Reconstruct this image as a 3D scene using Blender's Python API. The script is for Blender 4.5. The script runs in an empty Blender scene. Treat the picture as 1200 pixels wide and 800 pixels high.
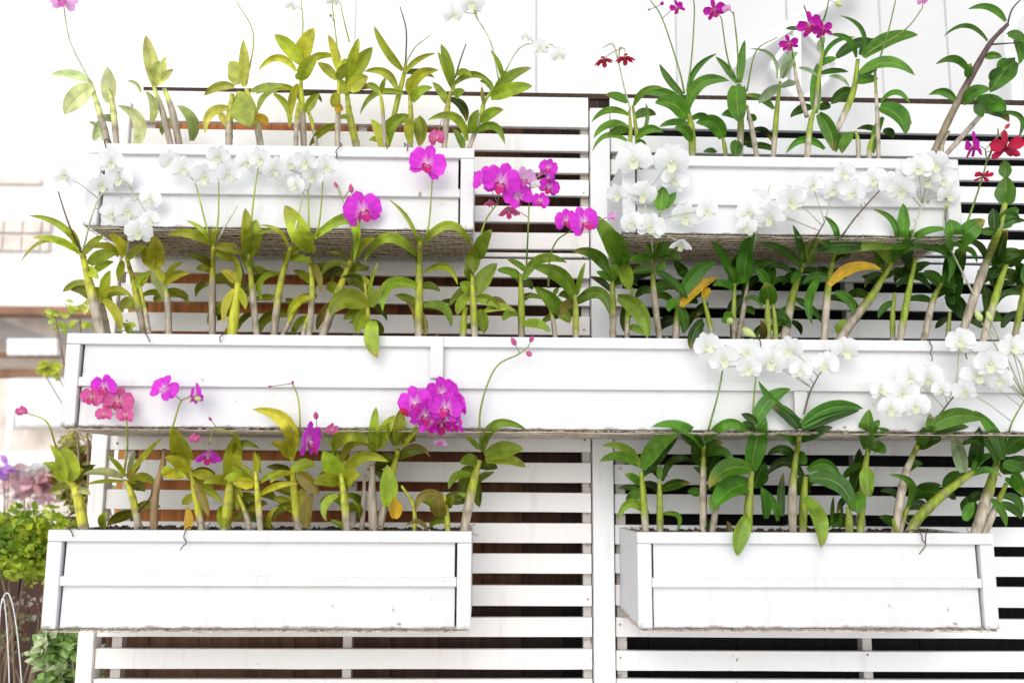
SPEC = """
@ A a1 -.15 | faded pale orchid with two short canes at the far left of the upper left planter
c 34 .5 470,650 430,500 385,350
c 30 .3 500,650 480,450 460,380
l 385,350 215,320 50 .1
l 395,370 275,490 95 .1
l 465,440 455,285 85 .05
l 580,625 500,450 70 .3
l 400,600 425,510 40 0
l 440,600 380,520 40 .2
s w 385,350 300,180 270,20
f V 270,0 110
@ A a1 -.13 | faded pale orchid with one tall blunt leaf, second from left in the upper left planter
c 36 .7 770,650 735,480 700,380
c 32 .7 735,650 690,470 655,370
l 660,370 622,150 75 .0
l 680,360 740,295 42 .1
l 670,360 705,240 50 0
l 645,520 620,390 48 .2
l 815,600 755,450 62 .2
l 600,395 545,345 18 .2
l 650,350 680,260 60 0
@ A a1 -.16 | orchid with one hanging and one upright leaf, third from left in the upper left planter
c 36 .4 975,650 978,500 990,400
c 36 .3 1115,650 1085,480 1050,380
l 1040,370 1038,170 58 0
l 1020,360 975,265 95 .1
l 1000,370 870,408 48 .15
l 1070,390 1210,365 40 .05
l 1000,410 1065,540 130 .05
l 1080,450 1055,545 80 0
l 985,460 875,570 45 .3
l 930,480 970,550 40 .1
l 1090,500 1140,535 45 .2 y
l 1100,470 1190,385 28 .2
s g 1050,360 1080,150 1010,10
@ A a2 -.14 | orchid with two wide upright leaves and a thin spike, fourth in the upper left planter
c 34 .4 205,650 195,450 190,330
c 20 .3 265,650 235,510 212,460
c 24 .5 170,650 172,520 180,440
l 190,270 78,148 78 .05
l 190,280 248,120 88 .05
l 172,305 10,300 40 .35
l 185,340 215,300 60 .1
l 190,340 262,235 75 .05
l 220,265 338,242 40 .15
l 165,380 0,400 36 .12
l 190,440 128,358 26 .1
l 215,480 270,400 52 .1
l 75,400 140,545 38 .2
l 180,360 150,500 45 .1
s g 190,240 200,100 188,-30
f W 150,20 60
@ A a2 -.17 | thin orchid with a yellowing little leaf and two wiry spikes, fifth, upper left planter
c 28 .5 345,650 350,480 352,340
l 352,310 308,148 52 .05
l 345,340 262,268 55 .05
l 352,340 392,270 50 .05
l 335,460 372,470 55 .1 y
l 362,300 384,250 42 0
l 350,400 330,460 45 .1
s g 355,270 340,150 320,-20
b G 318,65 30
f W 330,0 70
s g 398,180 378,100 352,-20
@ A a2 -.13 | stout orchid with three broad stacked leaves on a curved yellow cane, upper left planter
c 38 .1 435,650 400,500 388,400
l 395,320 438,163 58 .03
l 405,340 497,203 80 .05
l 400,390 478,328 75 .1
l 390,400 345,345 60 .1
l 410,390 520,378 30 .15 b
l 395,380 400,270 60 0
@ A a2 -.18 | small dark stemmed orchid half hidden between two taller ones in the upper left planter
c 20 .4 550,650 538,450 525,390
l 525,395 470,358 40 .1
l 530,395 552,330 26 0
l 545,650 490,510 60 .1
@ A a2 -.14 | orchid with a long leaning cane, bare brown tip and wide standing leaf, upper left planter
c 28 .2 555,640 600,440 630,320 638,265
l 625,300 503,112 42 -.05
l 602,385 462,305 46 .25
l 635,310 765,228 30 .12
l 630,400 443,488 30 .25
l 560,625 638,492 62 .2
l 540,630 480,600 40 .3
s b 638,265 640,130 614,30
s w 640,265 680,200 745,150
@ A a2 -.16 | upright orchid with arching side leaf and two blades standing at its foot, upper left planter
c 30 .3 655,650 660,500 655,395
l 660,405 778,300 62 .25
l 668,435 752,375 50 .18
l 690,500 695,625 78 .1
l 660,500 665,620 60 .05
l 655,400 650,330 40 0
@ A a2 -.15 | orchid with V shaped crown of yellow green leaves and brown twig, upper left planter
c 30 .4 800,650 815,470 830,390
l 832,365 788,188 58 .03
l 842,385 775,222 48 .03
l 822,450 752,350 42 .05
l 838,365 1015,372 36 .3
l 852,320 920,328 34 .25
l 845,410 890,388 50 .1
s b 850,330 870,260 895,188
f K 770,590 70
@ A a2 -.15 | spreading orchid with two broad lime leaves at right end of upper left planter
c 24 .3 905,640 960,490 975,430 1035,355
l 900,600 732,512 46 .35
l 880,640 838,548 40 .1
l 920,565 950,468 50 .1
l 960,525 1055,468 52 .15
l 930,565 1060,615 42 .4
l 1015,395 1175,290 54 .1
l 1000,415 1178,368 72 .05
l 1050,360 1062,300 32 0
l 1050,345 998,215 26 .1
l 970,440 962,370 22 0 b
s w 1040,350 1130,200 1260,190
f W 1210,205 75
f W 1290,235 70
f W 1150,150 60
b G 1240,200 34
s w 1035,345 1000,180 930,60
f W 920,10 110
f W 840,60 90
b G 935,50 34
@ A a3 -.17 | orchid with drooping narrow leaves and nodding red buds at left end of upper right planter
c 24 .2 545,680 530,560 515,450
c 22 .2 500,680 505,560 500,470
l 495,490 338,522 38 .22
l 495,545 348,590 50 .22
l 500,560 405,578 48 .15
l 490,600 343,645 30 .3
l 490,440 398,405 50 .1
l 520,450 645,375 34 .2
l 535,590 645,565 44 .25
l 530,600 565,640 50 .1
l 560,560 570,440 22 .1
s w 505,470 475,360 455,270 438,205
s w 455,270 430,190 385,205
s w 455,270 460,205 482,210
f R 390,256 62 d
f R 482,246 64 d
@ A a3 -.14 | vigorous orchid with wide arching leaves and two tall spikes in the upper right planter
c 36 .1 770,690 765,550 740,430
c 22 .2 915,690 905,620 895,575
l 728,405 628,273 36 -.05
l 748,395 872,230 34 .15
l 720,430 538,400 52 .12
l 752,460 925,345 62 .28
l 745,510 608,440 98 .22
l 750,530 628,542 42 .1
l 760,600 692,545 58 .2
l 895,590 783,525 78 .3
l 870,650 815,650 30 .2
s g 735,400 710,290 640,80 588,0
f M 705,35 66
b M 640,15 34
b M 584,42 20
s g 745,390 765,250 777,60 772,-20
@ A a3 -.16 | orchid with wide blade hanging in front, magenta bloom above in the upper right planter
c 34 .3 970,690 975,500 965,360
c 26 .9 1048,690 1020,540 1000,450
l 960,355 868,243 38 .05
l 970,355 992,172 46 .03
l 955,365 970,525 95 .02
l 985,370 990,500 50 .03
l 980,500 893,492 52 .15
l 1000,500 1042,512 52 .1
l 960,600 955,672 62 .05
l 1000,625 1060,628 30 .1 d
s g 945,330 915,230 893,80
f M 862,45 88
s g 965,350 960,200 944,50
f V 915,38 36
@ A a3 -.15 | slim orchid with grey green leaves on a single straight cane in the upper right planter
c 28 .25 1112,690 1128,480 1142,350
c 22 .9 1045,690 1030,580 1015,520
l 1130,335 1005,210 20 .3 p
l 1150,335 1205,248 50 .05 p
l 1138,370 1050,442 62 .1 p
l 1150,375 1212,352 46 .05 p
l 1115,465 988,405 38 .12
l 1120,640 1000,625 36 .1 d
s g 1000,390 1040,220 1130,160
@ A a4 -.17 | bushy orchid with a magenta flower cluster and a big drooping leaf, upper right planter
c 30 .3 272,700 290,530 310,460
c 24 .9 275,500 235,360 222,270
c 22 .2 310,470 330,300 345,200
l 312,485 320,268 58 .02
l 235,225 168,335 42 .15 p
l 340,260 482,160 26 .2
l 330,285 405,248 40 .1
l 300,460 205,502 52 .12 d
l 325,450 375,460 52 .1 d
l 325,485 388,645 82 .1
l 350,635 185,655 40 .3
l 370,325 455,372 26 .15 p
l 240,290 325,330 22 .1 p
l 330,220 345,150 45 0 p
l 240,130 183,125 26 .1 d
s g 222,270 212,220 210,190
f M 200,188 78
s g 345,200 330,150 310,130
f M 290,110 112
f M 342,128 80
s b 300,130 275,60 262,25
s g 345,90 360,40 370,-20
b G 412,18 52
@ A a4 -.14 | orchid fanning long glossy leaves to the right in the middle of the upper right planter
c 34 .25 400,560 470,400 492,255
c 22 .8 580,700 575,500 565,310
c 26 .3 538,700 545,620 562,575
c 24 .5 495,700 492,600 480,560
l 485,245 368,148 30 .25
l 500,235 568,165 50 .05 d
l 400,245 560,170 55 .1 d
l 515,245 748,150 78 .12
l 500,315 735,322 64 .22
l 490,355 578,338 48 .1
l 515,230 418,68 22 .25
l 470,385 378,445 62 .1 d
l 590,435 715,442 32 .35
l 585,455 695,575 95 .2
l 585,560 488,550 34 .15 d
l 600,555 645,590 42 .2 d
l 470,570 425,655 52 .15
l 660,500 722,530 34 .1 y
l 420,570 400,650 40 .1
l 600,500 560,660 40 .1
s g 565,310 620,140 658,-20
s g 520,235 690,130 768,35
f V 770,0 50
@ A a4 -.16 | tall purple caned orchid leaning right with leathery leaves at right end of upper right planter
c 36 .35 800,680 900,470 990,300 1060,180 1130,105 k
c 26 .9 840,690 1000,510 1050,450
c 24 .9 850,680 850,620 880,560
l 1122,92 962,40 36 .22
l 1045,175 858,155 26 .3
l 970,310 823,275 46 .3
l 965,330 975,270 40 .1
l 912,435 793,405 46 .25
l 1035,245 1105,245 42 .1
l 940,440 1055,380 75 .12
l 1165,260 1055,395 112 .05
l 1000,450 1125,470 110 .2
l 1100,300 1135,255 62 .1
l 1130,150 1210,185 52 .2
l 1165,160 1178,275 55 .1
l 1060,340 1110,295 40 .2
l 1100,480 1172,595 28 .45
l 990,445 1025,500 52 .1
s b 1130,105 1150,40 1195,-10
s b 1060,190 1140,185 1210,180
@ B b1 -.16 | tall orchid with long strappy leaves reaching left over the end of the middle planter
c 46 .45 442,740 390,520 350,350
c 30 .8 468,740 440,600 425,540
l 345,335 125,192 36 .15
l 340,350 140,285 36 .1
l 335,355 88,390 20 .3
l 362,355 445,275 36 .1
l 382,400 495,358 60 .15
l 402,430 485,388 42 .1
l 330,325 288,238 36 .05
l 445,540 470,425 52 .1
l 408,548 575,555 26 .3
l 440,550 512,690 46 .15
l 370,420 420,460 50 .1
s b 345,345 295,232 270,160 248,90
s w 350,350 420,120 540,30
f W 540,170 105
f W 590,262 110
f W 478,185 95
f W 273,18 100
f W 473,-36 105
f W 430,60 90
f W 640,210 80
@ B b1 -.13 | orchid with one leaf hanging straight down on the second cane of the middle planter
c 32 .35 622,740 580,520 540,370
c 22 .5 642,740 620,600 595,490
l 530,365 462,272 62 .1
l 545,378 625,318 36 .1
l 520,382 505,475 46 .05
l 505,365 388,328 40 .2
l 600,490 645,425 36 .1
l 560,700 510,650 36 .2
l 545,690 580,660 50 .2
s w 540,365 560,200 565,80
f W 510,33 110
f W 640,120 90
@ B b1 -.15 | orchid with one broad upright leaf and a short cane, third from left, middle planter
c 32 .7 720,740 715,570 703,480
l 655,425 655,272 92 .05
l 640,410 598,325 62 .1
l 703,485 808,438 46 .18
l 712,450 782,388 30 .1
l 645,430 702,550 62 .08 p
l 635,440 588,505 30 .3
l 700,480 655,410 40 .1
@ B b1 -.13 | orchid with a rosette on a straight cane and two white flower spikes, middle planter
c 34 .6 905,740 905,500 910,325
l 900,315 715,275 46 .15
l 898,300 793,213 22 .1
l 920,325 1045,362 46 .12
l 920,350 992,388 46 .1
l 905,320 915,240 30 0
l 940,590 980,630 30 .2
s g 895,300 870,200 832,50
f W 870,23 105
f W 780,-10 100
f W 727,-40 95
s g 915,310 930,200 932,50
f W 970,13 105
f W 930,-60 95
f W 1054,-36 100
s w 925,300 970,220 1012,150
@ B b1 -.18 | short leafy shoot with a golden sheath low between taller orchids in the middle planter
c 50 .1 985,740 1000,590 1015,480
l 1010,480 942,428 52 .1
l 1000,505 955,650 42 .1
l 1010,500 1045,590 44 .1
l 975,720 985,660 50 .1 y
l 1015,490 985,350 30 .1
s b 1045,500 1035,430 1000,300
@ B b1 -.15 | orchid with two blunt broad leaves held up together under the upper left planter
c 32 .5 1098,740 1075,520 1060,350
l 1050,355 1045,160 62 .03
l 1070,360 1092,208 82 .03
l 1050,420 998,330 26 .1
l 1085,400 1050,405 30 .1
l 1070,340 1195,262 20 .3
l 1115,550 1172,438 26 .35
l 1060,370 1100,300 45 .05
s g 1070,220 1085,90 1102,-20
f W 1170,-7 105
f W 1110,-50 95
f W 1240,-30 100
@ B b2 -.13 | bare stemmed orchid with one thin arching leaf and long yellow cane in the middle planter
c 36 .35 72,740 100,500 148,325
l 140,335 15,232 20 .2
l 105,440 20,535 30 .35
l 150,360 170,320 30 .1
c 24 .4 95,740 150,630 190,560
l 150,640 255,540 40 .25
s w 150,320 200,100 210,-20
f W 210,-37 100
f W 300,-20 95
f W 90,0 95
@ B b2 -.17 | orchid with one very wide tilted leaf and paired wiry spikes in the middle planter
c 30 .4 222,740 240,500 225,370
c 24 .4 190,740 215,650 230,600
l 222,340 122,148 98 .03
l 150,375 235,392 42 .1
l 245,285 418,385 60 .75
l 230,380 275,520 40 .1 b
l 235,350 205,290 60 .05
s g 225,265 224,180 222,90
f W 245,23 90
f W 170,60 80
s g 255,295 275,180 287,10
@ B b2 -.14 | leaning orchid on a thick golden cane crossing behind its neighbours in the middle planter
c 42 .3 270,740 350,520 402,385
l 395,405 278,450 40 .25
l 390,385 300,350 22 .2
l 415,380 508,288 52 .15
l 405,440 432,500 80 .1
l 260,535 135,625 48 .2
l 330,560 260,680 45 .1 b
l 340,520 300,480 60 .1
s g 400,420 425,340 435,270
f P 455,170 150
b K 405,75 42
b K 340,60 30
s w 400,80 370,110 350,60
@ B b2 -.19 | low orchid with a lime leaf hanging over the middle planter's rim below purple flower
c 26 .3 470,740 475,600 465,480
l 470,580 315,615 100 .35
l 455,450 492,555 42 .05
l 470,600 430,695 75 .1
l 480,540 520,390 18 .05
l 500,640 518,798 70 .1 lF
l 470,670 395,650 40 .2
l 490,580 545,500 55 .1
@ B b2 -.15 | upright orchid with thick cane and arching leaves either side, left of central post
c 40 .15 692,740 695,480 698,300
l 690,305 565,122 22 .1
l 685,360 458,392 48 .4
l 715,305 922,335 44 .42
l 720,430 860,485 38 .35
l 685,490 540,600 62 .4
l 715,575 832,665 48 .3
l 680,670 635,550 26 .15 b
l 720,700 708,600 30 .05 b
l 700,330 690,270 26 0
s g 725,285 740,200 752,30
f P 728,-28 145
@ B b2 -.17 | dense orchid with many overlapping broad leaves beneath the large purple flower cluster
c 34 .2 880,740 885,640 895,580
c 34 .2 935,740 925,560 922,420
l 915,440 925,325 78 .05
l 940,380 1005,252 74 .05
l 945,525 1028,395 80 .08
l 930,530 868,478 62 .1
l 905,530 858,615 52 .1 l
l 930,545 1035,585 60 .15
l 955,590 972,695 64 .05 l
l 985,570 1070,590 66 .15 b
l 920,470 895,400 55 .05
l 975,600 1105,600 40 .15
s g 960,265 985,200 1030,140
f P 1045,50 150
f K 995,135 48 d
f P 975,40 110 b
@ B b3 -.14 | orchid with a thin tall spike carrying large purple flower cluster left of central post
c 34 .2 40,740 40,560 36,440
c 26 .6 188,740 175,640 160,580
l 25,455 -65,425 40 .15
l 50,465 235,392 48 .28
l 60,430 -20,380 30 .1
l 45,655 165,688 48 .15 l
l 20,600 -40,640 52 .1
l 215,620 95,495 80 .1
l 130,545 50,545 24 .15
l 200,600 245,650 60 .1
s g 60,440 70,220 75,60
f V 52,35 95
f P 25,110 120 b
f K -15,170 85 d
f P 155,-10 75
f P 158,70 85
f P 120,130 70
f P 160,30 75 r
f W 100,60 40
b K 120,20 24
@ B b3 -.17 | orchid with a dark arching leaf and a pair of purple blooms beside the central post
c 32 .15 272,740 272,600 268,530
l 265,540 88,412 82 .2
l 278,530 312,392 32 .05
l 285,545 415,612 62 .42
l 262,560 200,620 50 .15 b
l 180,530 200,498 26 .1
s g 155,500 160,380 190,300 248,258
f P 232,215 95
f P 308,220 125
f V 425,195 40
@ B b3 -.15 | bright orchid with two toned broad leaves crossing in front of the central post
c 34 .35 430,740 430,560 425,430
c 26 .3 490,740 495,600 515,500
l 412,440 260,343 66 .22
l 470,410 348,188 95 .03
l 475,420 440,258 70 .05
l 470,405 498,512 78 .05 l
l 450,540 578,715 92 .2 l
l 430,470 440,390 50 .05
l 515,540 480,690 50 .1 d
l 500,670 560,700 40 .2 l
l 420,470 360,430 40 .1
@ B b3 -.16 | orchid with tiered level leaves and a pale lower cane just right of the central post
c 32 .55 632,740 605,520 600,365
l 595,365 700,325 66 .1
l 590,380 498,385 46 .12
l 605,365 722,378 54 .15
l 600,430 508,440 50 .1
l 615,430 712,525 40 .12
l 615,370 560,320 55 .1
l 620,440 650,380 60 .05
s g 610,345 625,250 630,175
l 635,170 645,68 75 .02
l 655,160 700,93 40 .05
s w 600,350 590,250 560,120
f W 590,240 120
f W 510,222 100
f W 740,195 120
f W 830,170 95
f W 720,310 90 d
f W 680,-40 150
f W 520,-45 150
f W 690,40 120
f W 560,100 110
f W 450,100 90
@ B b3 -.15 | orchid with one long yellow dying leaf among green ones in the middle planter
c 36 .3 695,740 708,600 722,530
c 26 .3 862,740 835,620 815,540
l 722,535 872,385 78 .12
l 722,580 882,455 60 .1 y
l 705,555 668,600 52 .15
l 715,585 728,695 55 .1
l 745,545 618,432 32 .1
l 750,460 688,382 58 .05 d
l 820,545 845,500 42 .1 y
l 780,600 735,690 45 .1 d
l 815,640 762,762 68 .1 dF
l 830,560 790,620 60 .1 d
@ B b3 -.14 | upright orchid with a cluster of narrow deep green leaves, right of the yellow leaved plant
c 28 .4 940,740 945,600 948,480
c 28 .9 958,740 985,600 1005,470
l 990,480 1032,248 84 .05
l 945,490 955,355 80 .03
l 945,505 855,490 46 .15
l 1000,450 1125,385 54 .15
l 990,545 1065,590 26 .3
l 925,440 848,300 44 .1
l 900,620 940,650 62 .1
l 955,480 920,400 40 .1
l 985,470 960,370 50 .05 d
s w 1000,440 1060,200 1100,60
f W 1100,198 125
f W 1010,175 110
f W 1190,130 115
f W 1000,240 90
f W 1060,120 90
s g 935,720 930,640 925,640
b G 930,640 60
b G 1010,690 70
@ B b3 -.18 | dark leaved orchid with a brown dried sheath, standing upright below the upper right planter
c 32 .1 1090,740 1090,620 1088,540
c 26 .1 1125,740 1120,640 1110,560
l 1090,570 1082,475 88 .05
l 1100,490 1100,375 66 .03 d
l 1115,590 1135,700 40 .1 d
l 1068,720 1058,635 36 .1 b
l 1110,490 1195,475 34 .25 d
l 1100,410 1190,440 34 .2 d
l 1085,480 1040,420 50 .1
@ B b4 -.15 | orchid with stout yellow cane, pale at its foot in the middle planter
c 44 .42 172,760 208,560 258,390
l 258,395 215,232 38 .05
l 252,415 70,310 42 .12
l 265,395 325,285 54 .1 l
l 280,340 298,400 46 .05 l
l 240,440 180,420 40 .1 d
l 205,640 250,700 30 .2 d
l 250,430 210,480 40 .1
s b 265,385 310,290 350,220
f W 120,195 120
f W 210,122 120
f W 60,160 100
f W 390,80 110
f W 300,60 90
@ B b4 -.16 | orchid with a long horizontal yellow leaf and level green blades in the middle planter
c 36 .4 345,760 365,500 395,340
l 320,335 545,325 68 .06 d
l 400,350 665,335 54 .1 l
l 405,292 348,195 32 .15
l 365,455 258,482 48 .15
l 330,455 298,655 46 .15
l 392,520 475,615 48 .2
l 370,490 592,420 60 .18 y
l 395,350 330,300 40 .1
s b 420,285 490,190 612,55
f W 475,95 115
f W 560,40 110
f W 640,60 110
f W 430,10 95
@ B b4 -.14 | orchid with a slanting grey based cane and a lime shoot at its foot, middle planter
c 46 .5 400,740 470,640 560,520 640,385
l 600,430 558,340 42 .05
l 640,370 790,318 58 .18
l 640,395 560,330 50 .1 l
l 640,420 705,462 50 .1 d
l 425,700 455,640 66 .2 l
l 630,395 690,330 50 .1
l 600,440 560,480 40 .1 d
@ B b4 -.15 | orchid with a star shaped crown of narrow leaves and a pale wiry spike, middle planter
c 34 .25 665,760 700,560 738,370
c 26 .2 642,760 640,620 650,520
l 682,300 685,140 60 .03
l 660,300 555,165 30 .22
l 700,315 880,250 42 .12
l 770,330 875,480 42 .4
l 655,490 805,505 50 .35 d
l 700,320 630,335 42 .1
l 720,310 700,400 60 .1 d
l 735,380 690,450 40 .1 d
l 690,310 730,250 36 .05
s w 720,300 745,210 765,140
f W 680,80 120
f W 750,-10 120
f W 790,40 110
f W 850,40 115
f W 880,100 100
f W 700,10 100
f W 820,-30 110
@ B b4 -.13 | orchid with two heart shaped leaves and a slim grey cane in the middle planter
c 32 .5 765,760 810,560 855,470
c 26 .5 875,760 878,680 884,600
l 850,475 772,428 46 .15
l 860,485 915,492 46 .1
l 905,325 882,208 96 .05
l 915,325 1035,210 88 .08
l 860,490 872,350 44 .05
l 900,570 875,345 95 .05 d
l 905,345 1000,392 32 .35
l 870,525 945,640 95 .15 d
l 900,450 950,330 80 .05 d
l 900,330 840,330 40 .1
s g 960,215 1005,85 1038,-30 1035,-90
f M 985,-100 120 r
f X 1125,-97 135
f X 1025,22 76 u
b R 1130,-190 34
s b 1038,-30 1085,-140 1090,-180
@ B b4 -.16 | tall orchid on a thick slanting cane with paddle leaves near right edge of middle planter
c 42 .45 915,760 1010,470 1090,260 1120,140
l 1115,145 1122,25 90 .03
l 1122,30 1115,-45 56 .02
l 1085,245 1178,165 92 .08
l 1072,255 1068,160 58 .03 d
l 1100,245 1210,215 34 .15 d
l 1085,390 1130,250 95 .05 d
l 1060,395 1195,350 72 .1 d
l 1070,495 1080,435 50 .1 d
l 1050,450 1000,430 30 .2 d
l 1120,145 1165,70 60 .05
s w 1000,560 860,250 900,60
b G 870,150 34
@ B b4 -.15 | orchid with black green leaves on a short golden cane at right edge of middle planter
c 36 .3 1015,760 1090,500 1125,400
l 1130,410 1210,335 76 .1 d
l 1120,425 1025,485 42 .15 d
l 1130,465 1195,472 44 .15 d
l 1035,600 1028,490 62 .1 d
l 1110,670 1195,600 46 .15 d
l 1060,650 960,640 80 .1 d
l 1100,640 1020,600 50 .1 d
l 1125,420 1180,520 40 .2 d
@ B b4 -.14 | orchid on a thin yellow cane cut by the right picture edge, middle planter
c 32 .2 1150,760 1190,560 1215,420
l 1200,480 1250,380 60 .1
l 1195,530 1140,500 30 .2 d
l 1200,450 1160,380 50 .1 d
@ C c1 -.17 | orchid with rounded lime leaf and tiny pink bloom at left end of lower left planter
c 48 .15 365,880 330,690 292,620
l 290,630 272,485 112 .03 l
l 278,635 212,475 42 .1 l
l 262,635 180,553 48 .15 l
l 295,635 358,580 60 .2
l 330,670 385,690 40 .2 p
s g 240,490 200,380 120,343
f K 92,335 42
@ C c1 -.15 | orchid with a spidery rosette and a pink purple flower cluster in the lower left planter
c 34 .3 602,880 565,700 535,630
l 525,615 352,603 42 .1 p
l 520,632 365,645 18 .05
l 535,610 455,520 24 .05
l 550,605 692,445 32 .02
l 545,595 577,500 26 .02 p
l 545,620 600,560 40 .05 b
s g 530,590 543,480 540,365
f K 390,275 80
f P 445,230 95
f K 502,295 112
f K 443,347 60
f K 535,352 66
@ C c1 -.18 | brown jointed bare cane between spidery and broad leaved orchids, lower left planter
c 36 .05 655,880 660,700 692,570 700,500 b
l 695,600 795,622 30 .2
l 440,830 455,760 46 .1 l
l 690,580 740,620 60 .1
s b 590,760 640,700 650,650
@ C c1 -.15 | orchid with a tall blunt leaf and two sideways purple blooms in the lower left planter
c 36 .25 868,880 835,700 810,575
l 800,585 735,402 100 .03
l 790,590 702,530 60 .1
l 800,600 690,612 60 .1
l 822,600 925,625 52 .1
l 822,655 945,725 42 .15
l 795,850 795,735 44 .1 y
l 830,640 890,780 50 .05 b
s g 725,430 740,385 770,295 800,275
f P 698,240 110 b
f P 835,265 92 r
b G 845,280 46
@ C c1 -.14 | orchid with a drooping purple flower and a very wide olive leaf, lower left planter
c 50 .1 955,880 975,700 985,600
c 28 .6 1075,880 1050,780 1015,690
l 985,620 1012,425 92 .03
l 955,570 1000,620 66 .1
l 985,640 865,640 46 .15
l 1000,540 1105,492 42 .45
l 1085,655 955,620 66 .15
l 960,740 950,830 66 .05
l 1000,750 985,620 80 .03
l 1100,510 1112,600 22 .05
l 960,650 1010,760 60 .1 b
s g 1000,430 920,410 892,470
f P 885,522 95 d
b K 895,365 24
f K 830,452 42
@ C c1 -.17 | slim upright orchid with pale foot and two flat side leaves in the lower left planter
c 30 .3 1112,880 1098,690 1090,590
l 1090,600 1084,505 30 .03
l 1108,640 1210,585 26 .1
l 1108,690 1270,640 32 .1
l 1090,640 1000,560 40 .1
l 1080,650 990,640 60 .1
l 1150,830 1190,740 26 .2
@ C c2 -.15 | orchid with a large arching leaf bending left over the middle planter's lower edge
c 42 .25 188,880 165,700 155,560
l 152,530 -15,325 76 .3
l 142,530 62,468 58 .15
l 152,545 156,440 32 .03
l 160,585 255,565 66 .12
l 175,600 265,690 76 .1 b
l 220,830 245,680 70 .1 b
l 225,760 225,650 50 .3
l 158,600 60,640 36 .15
s g 175,480 187,390 180,280 155,215
b K 156,210 26
b K 58,228 18
@ C c2 -.17 | orchid with folded pale leaves and a purple flower seen from the side, lower left planter
c 38 .3 392,880 375,700 362,600
l 350,610 285,505 96 .05
l 355,635 245,640 66 .12
l 372,640 445,600 74 .08
l 365,630 565,548 64 .3
l 362,560 500,482 42 .35
l 330,490 480,470 84 .35
l 350,690 300,800 46 .25 l
l 320,800 400,865 30 .1 l
l 355,600 330,480 40 .03
s g 345,600 325,500 290,440 232,430
f P 222,465 150 l
b K 255,350 42
f K 322,412 50
@ C c2 -.15 | orchid on a thick pale brown cane with two upright leaves in the lower left planter
c 42 .95 502,880 495,700 495,560 b
c 26 .95 448,880 458,720 462,600 b
l 505,510 512,315 50 .02
l 520,490 592,350 64 .05
l 500,500 465,455 36 .1
l 435,790 410,720 26 .3
l 560,740 558,560 84 .03
l 590,790 588,700 66 .05 y
@ C c2 -.14 | leaning orchid with a papery white lower cane bearing the big purple bouquet, lower left planter
c 40 .6 512,880 570,640 605,500
l 610,480 616,325 64 .02
l 602,475 558,380 64 .05
l 618,480 700,405 54 .1
l 625,495 742,528 26 .25 b
l 640,470 680,420 60 .1 b
s g 610,470 660,430 700,370 780,320
f P 680,300 130
f P 718,350 125
f P 795,255 125
b P 780,210 48
f P 810,320 130
f P 862,315 115 r
f P 862,390 90 r
b R 632,335 52
f M 790,385 120 d
f V 785,460 55 d
f P 745,390 100 b
@ C c2 -.18 | low dark sprout with a bent bare stalk in the lower left planter
c 20 .1 675,880 672,740 620,650
c 26 .1 820,880 812,760 802,690
l 802,700 678,765 44 .35 b
l 775,780 775,690 80 .05 b
l 820,745 845,690 40 .1
l 730,840 640,820 24 .3 b
@ C c2 -.15 | orchid with glossy leaves and long curved budding spike at right end of lower left planter
c 44 .35 878,880 925,640 952,540
l 945,545 870,555 60 .1
l 965,505 1150,410 52 .38
l 975,525 1140,495 88 .06 l
l 980,545 1150,572 58 .12
l 930,570 878,705 66 .08 d
l 920,605 820,665 42 .25
l 950,640 952,742 54 .05 d
l 900,690 828,745 34 .2
l 948,495 888,443 26 .1
l 960,500 1000,430 40 .1
s g 955,490 958,320 1020,150 1120,90 1160,60
b K 1097,35 44
b K 1175,25 40
b K 1165,90 46
@ C c3 -.15 | orchid with yellow canes and long two toned leaf at left end of lower right planter
c 34 .25 572,880 560,690 550,590
c 32 .15 632,880 630,720 628,630
l 545,560 382,480 44 .2 l
l 540,565 372,548 48 .2
l 555,580 730,402 78 .1
l 562,595 705,450 76 .08 d
l 547,645 478,600 38 .1
l 580,770 450,795 46 .45 l
l 625,620 575,560 32 .1 d
l 640,630 805,565 38 .38 d
l 640,770 700,850 26 .5
l 630,620 632,560 30 .02
l 545,665 450,660 26 .05 d
@ C c3 -.17 | orchid with flat wide arching leaves on a cane white at its foot, lower right planter
c 34 .6 815,880 815,620 818,480
l 815,490 595,400 54 .2
l 828,460 1038,475 54 .4
l 812,570 765,475 76 .08 d
l 835,520 945,560 48 .28
l 810,500 715,425 60 .1 d
l 852,640 862,560 62 .05 d
l 825,460 900,420 40 .2
l 840,600 890,480 60 .05 d
s g 835,420 885,230 910,50
f W 830,55 110
f W 905,110 120
f W 1010,150 100
@ C c3 -.19 | light green orchid with two leaves pointing left, one hanging over rim of lower right planter
c 42 .1 1003,880 1010,720 1022,590
c 30 .5 850,880 875,700 890,640
l 1020,580 840,662 92 .22
l 1018,640 862,748 112 .15
l 1022,585 1082,360 98 .05
l 1035,660 1078,550 90 .03 d
l 1005,780 962,950 84 .08 lF
l 920,870 915,800 36 .1 b
l 880,690 860,760 60 .1 l
l 840,840 820,800 50 .2 d
@ C c4 -.16 | tall orchid with crossing leaves and a dark spike of white flowers, lower right planter
c 40 .5 215,880 215,650 242,440
c 40 .1 255,880 262,700 270,610
l 250,375 68,203 46 -.08
l 242,410 108,300 54 .1 d
l 252,400 515,322 76 .15
l 252,410 500,330 50 .05 d
l 250,460 385,402 58 .1 d
l 60,385 205,238 66 .15
l 225,475 128,430 54 .2
l 262,620 100,610 50 .42 d
l 278,585 415,615 64 .3
l 285,620 470,760 84 .25
l 265,700 335,915 78 .12 lF
l 172,780 175,595 38 .05 d
l 100,790 80,655 56 .05
l 150,800 85,660 36 .1
l 235,520 270,560 60 .1
l 45,420 0,380 40 .2 d
l 60,390 -5,345 40 .1 d
s b 262,345 285,260 322,185
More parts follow.
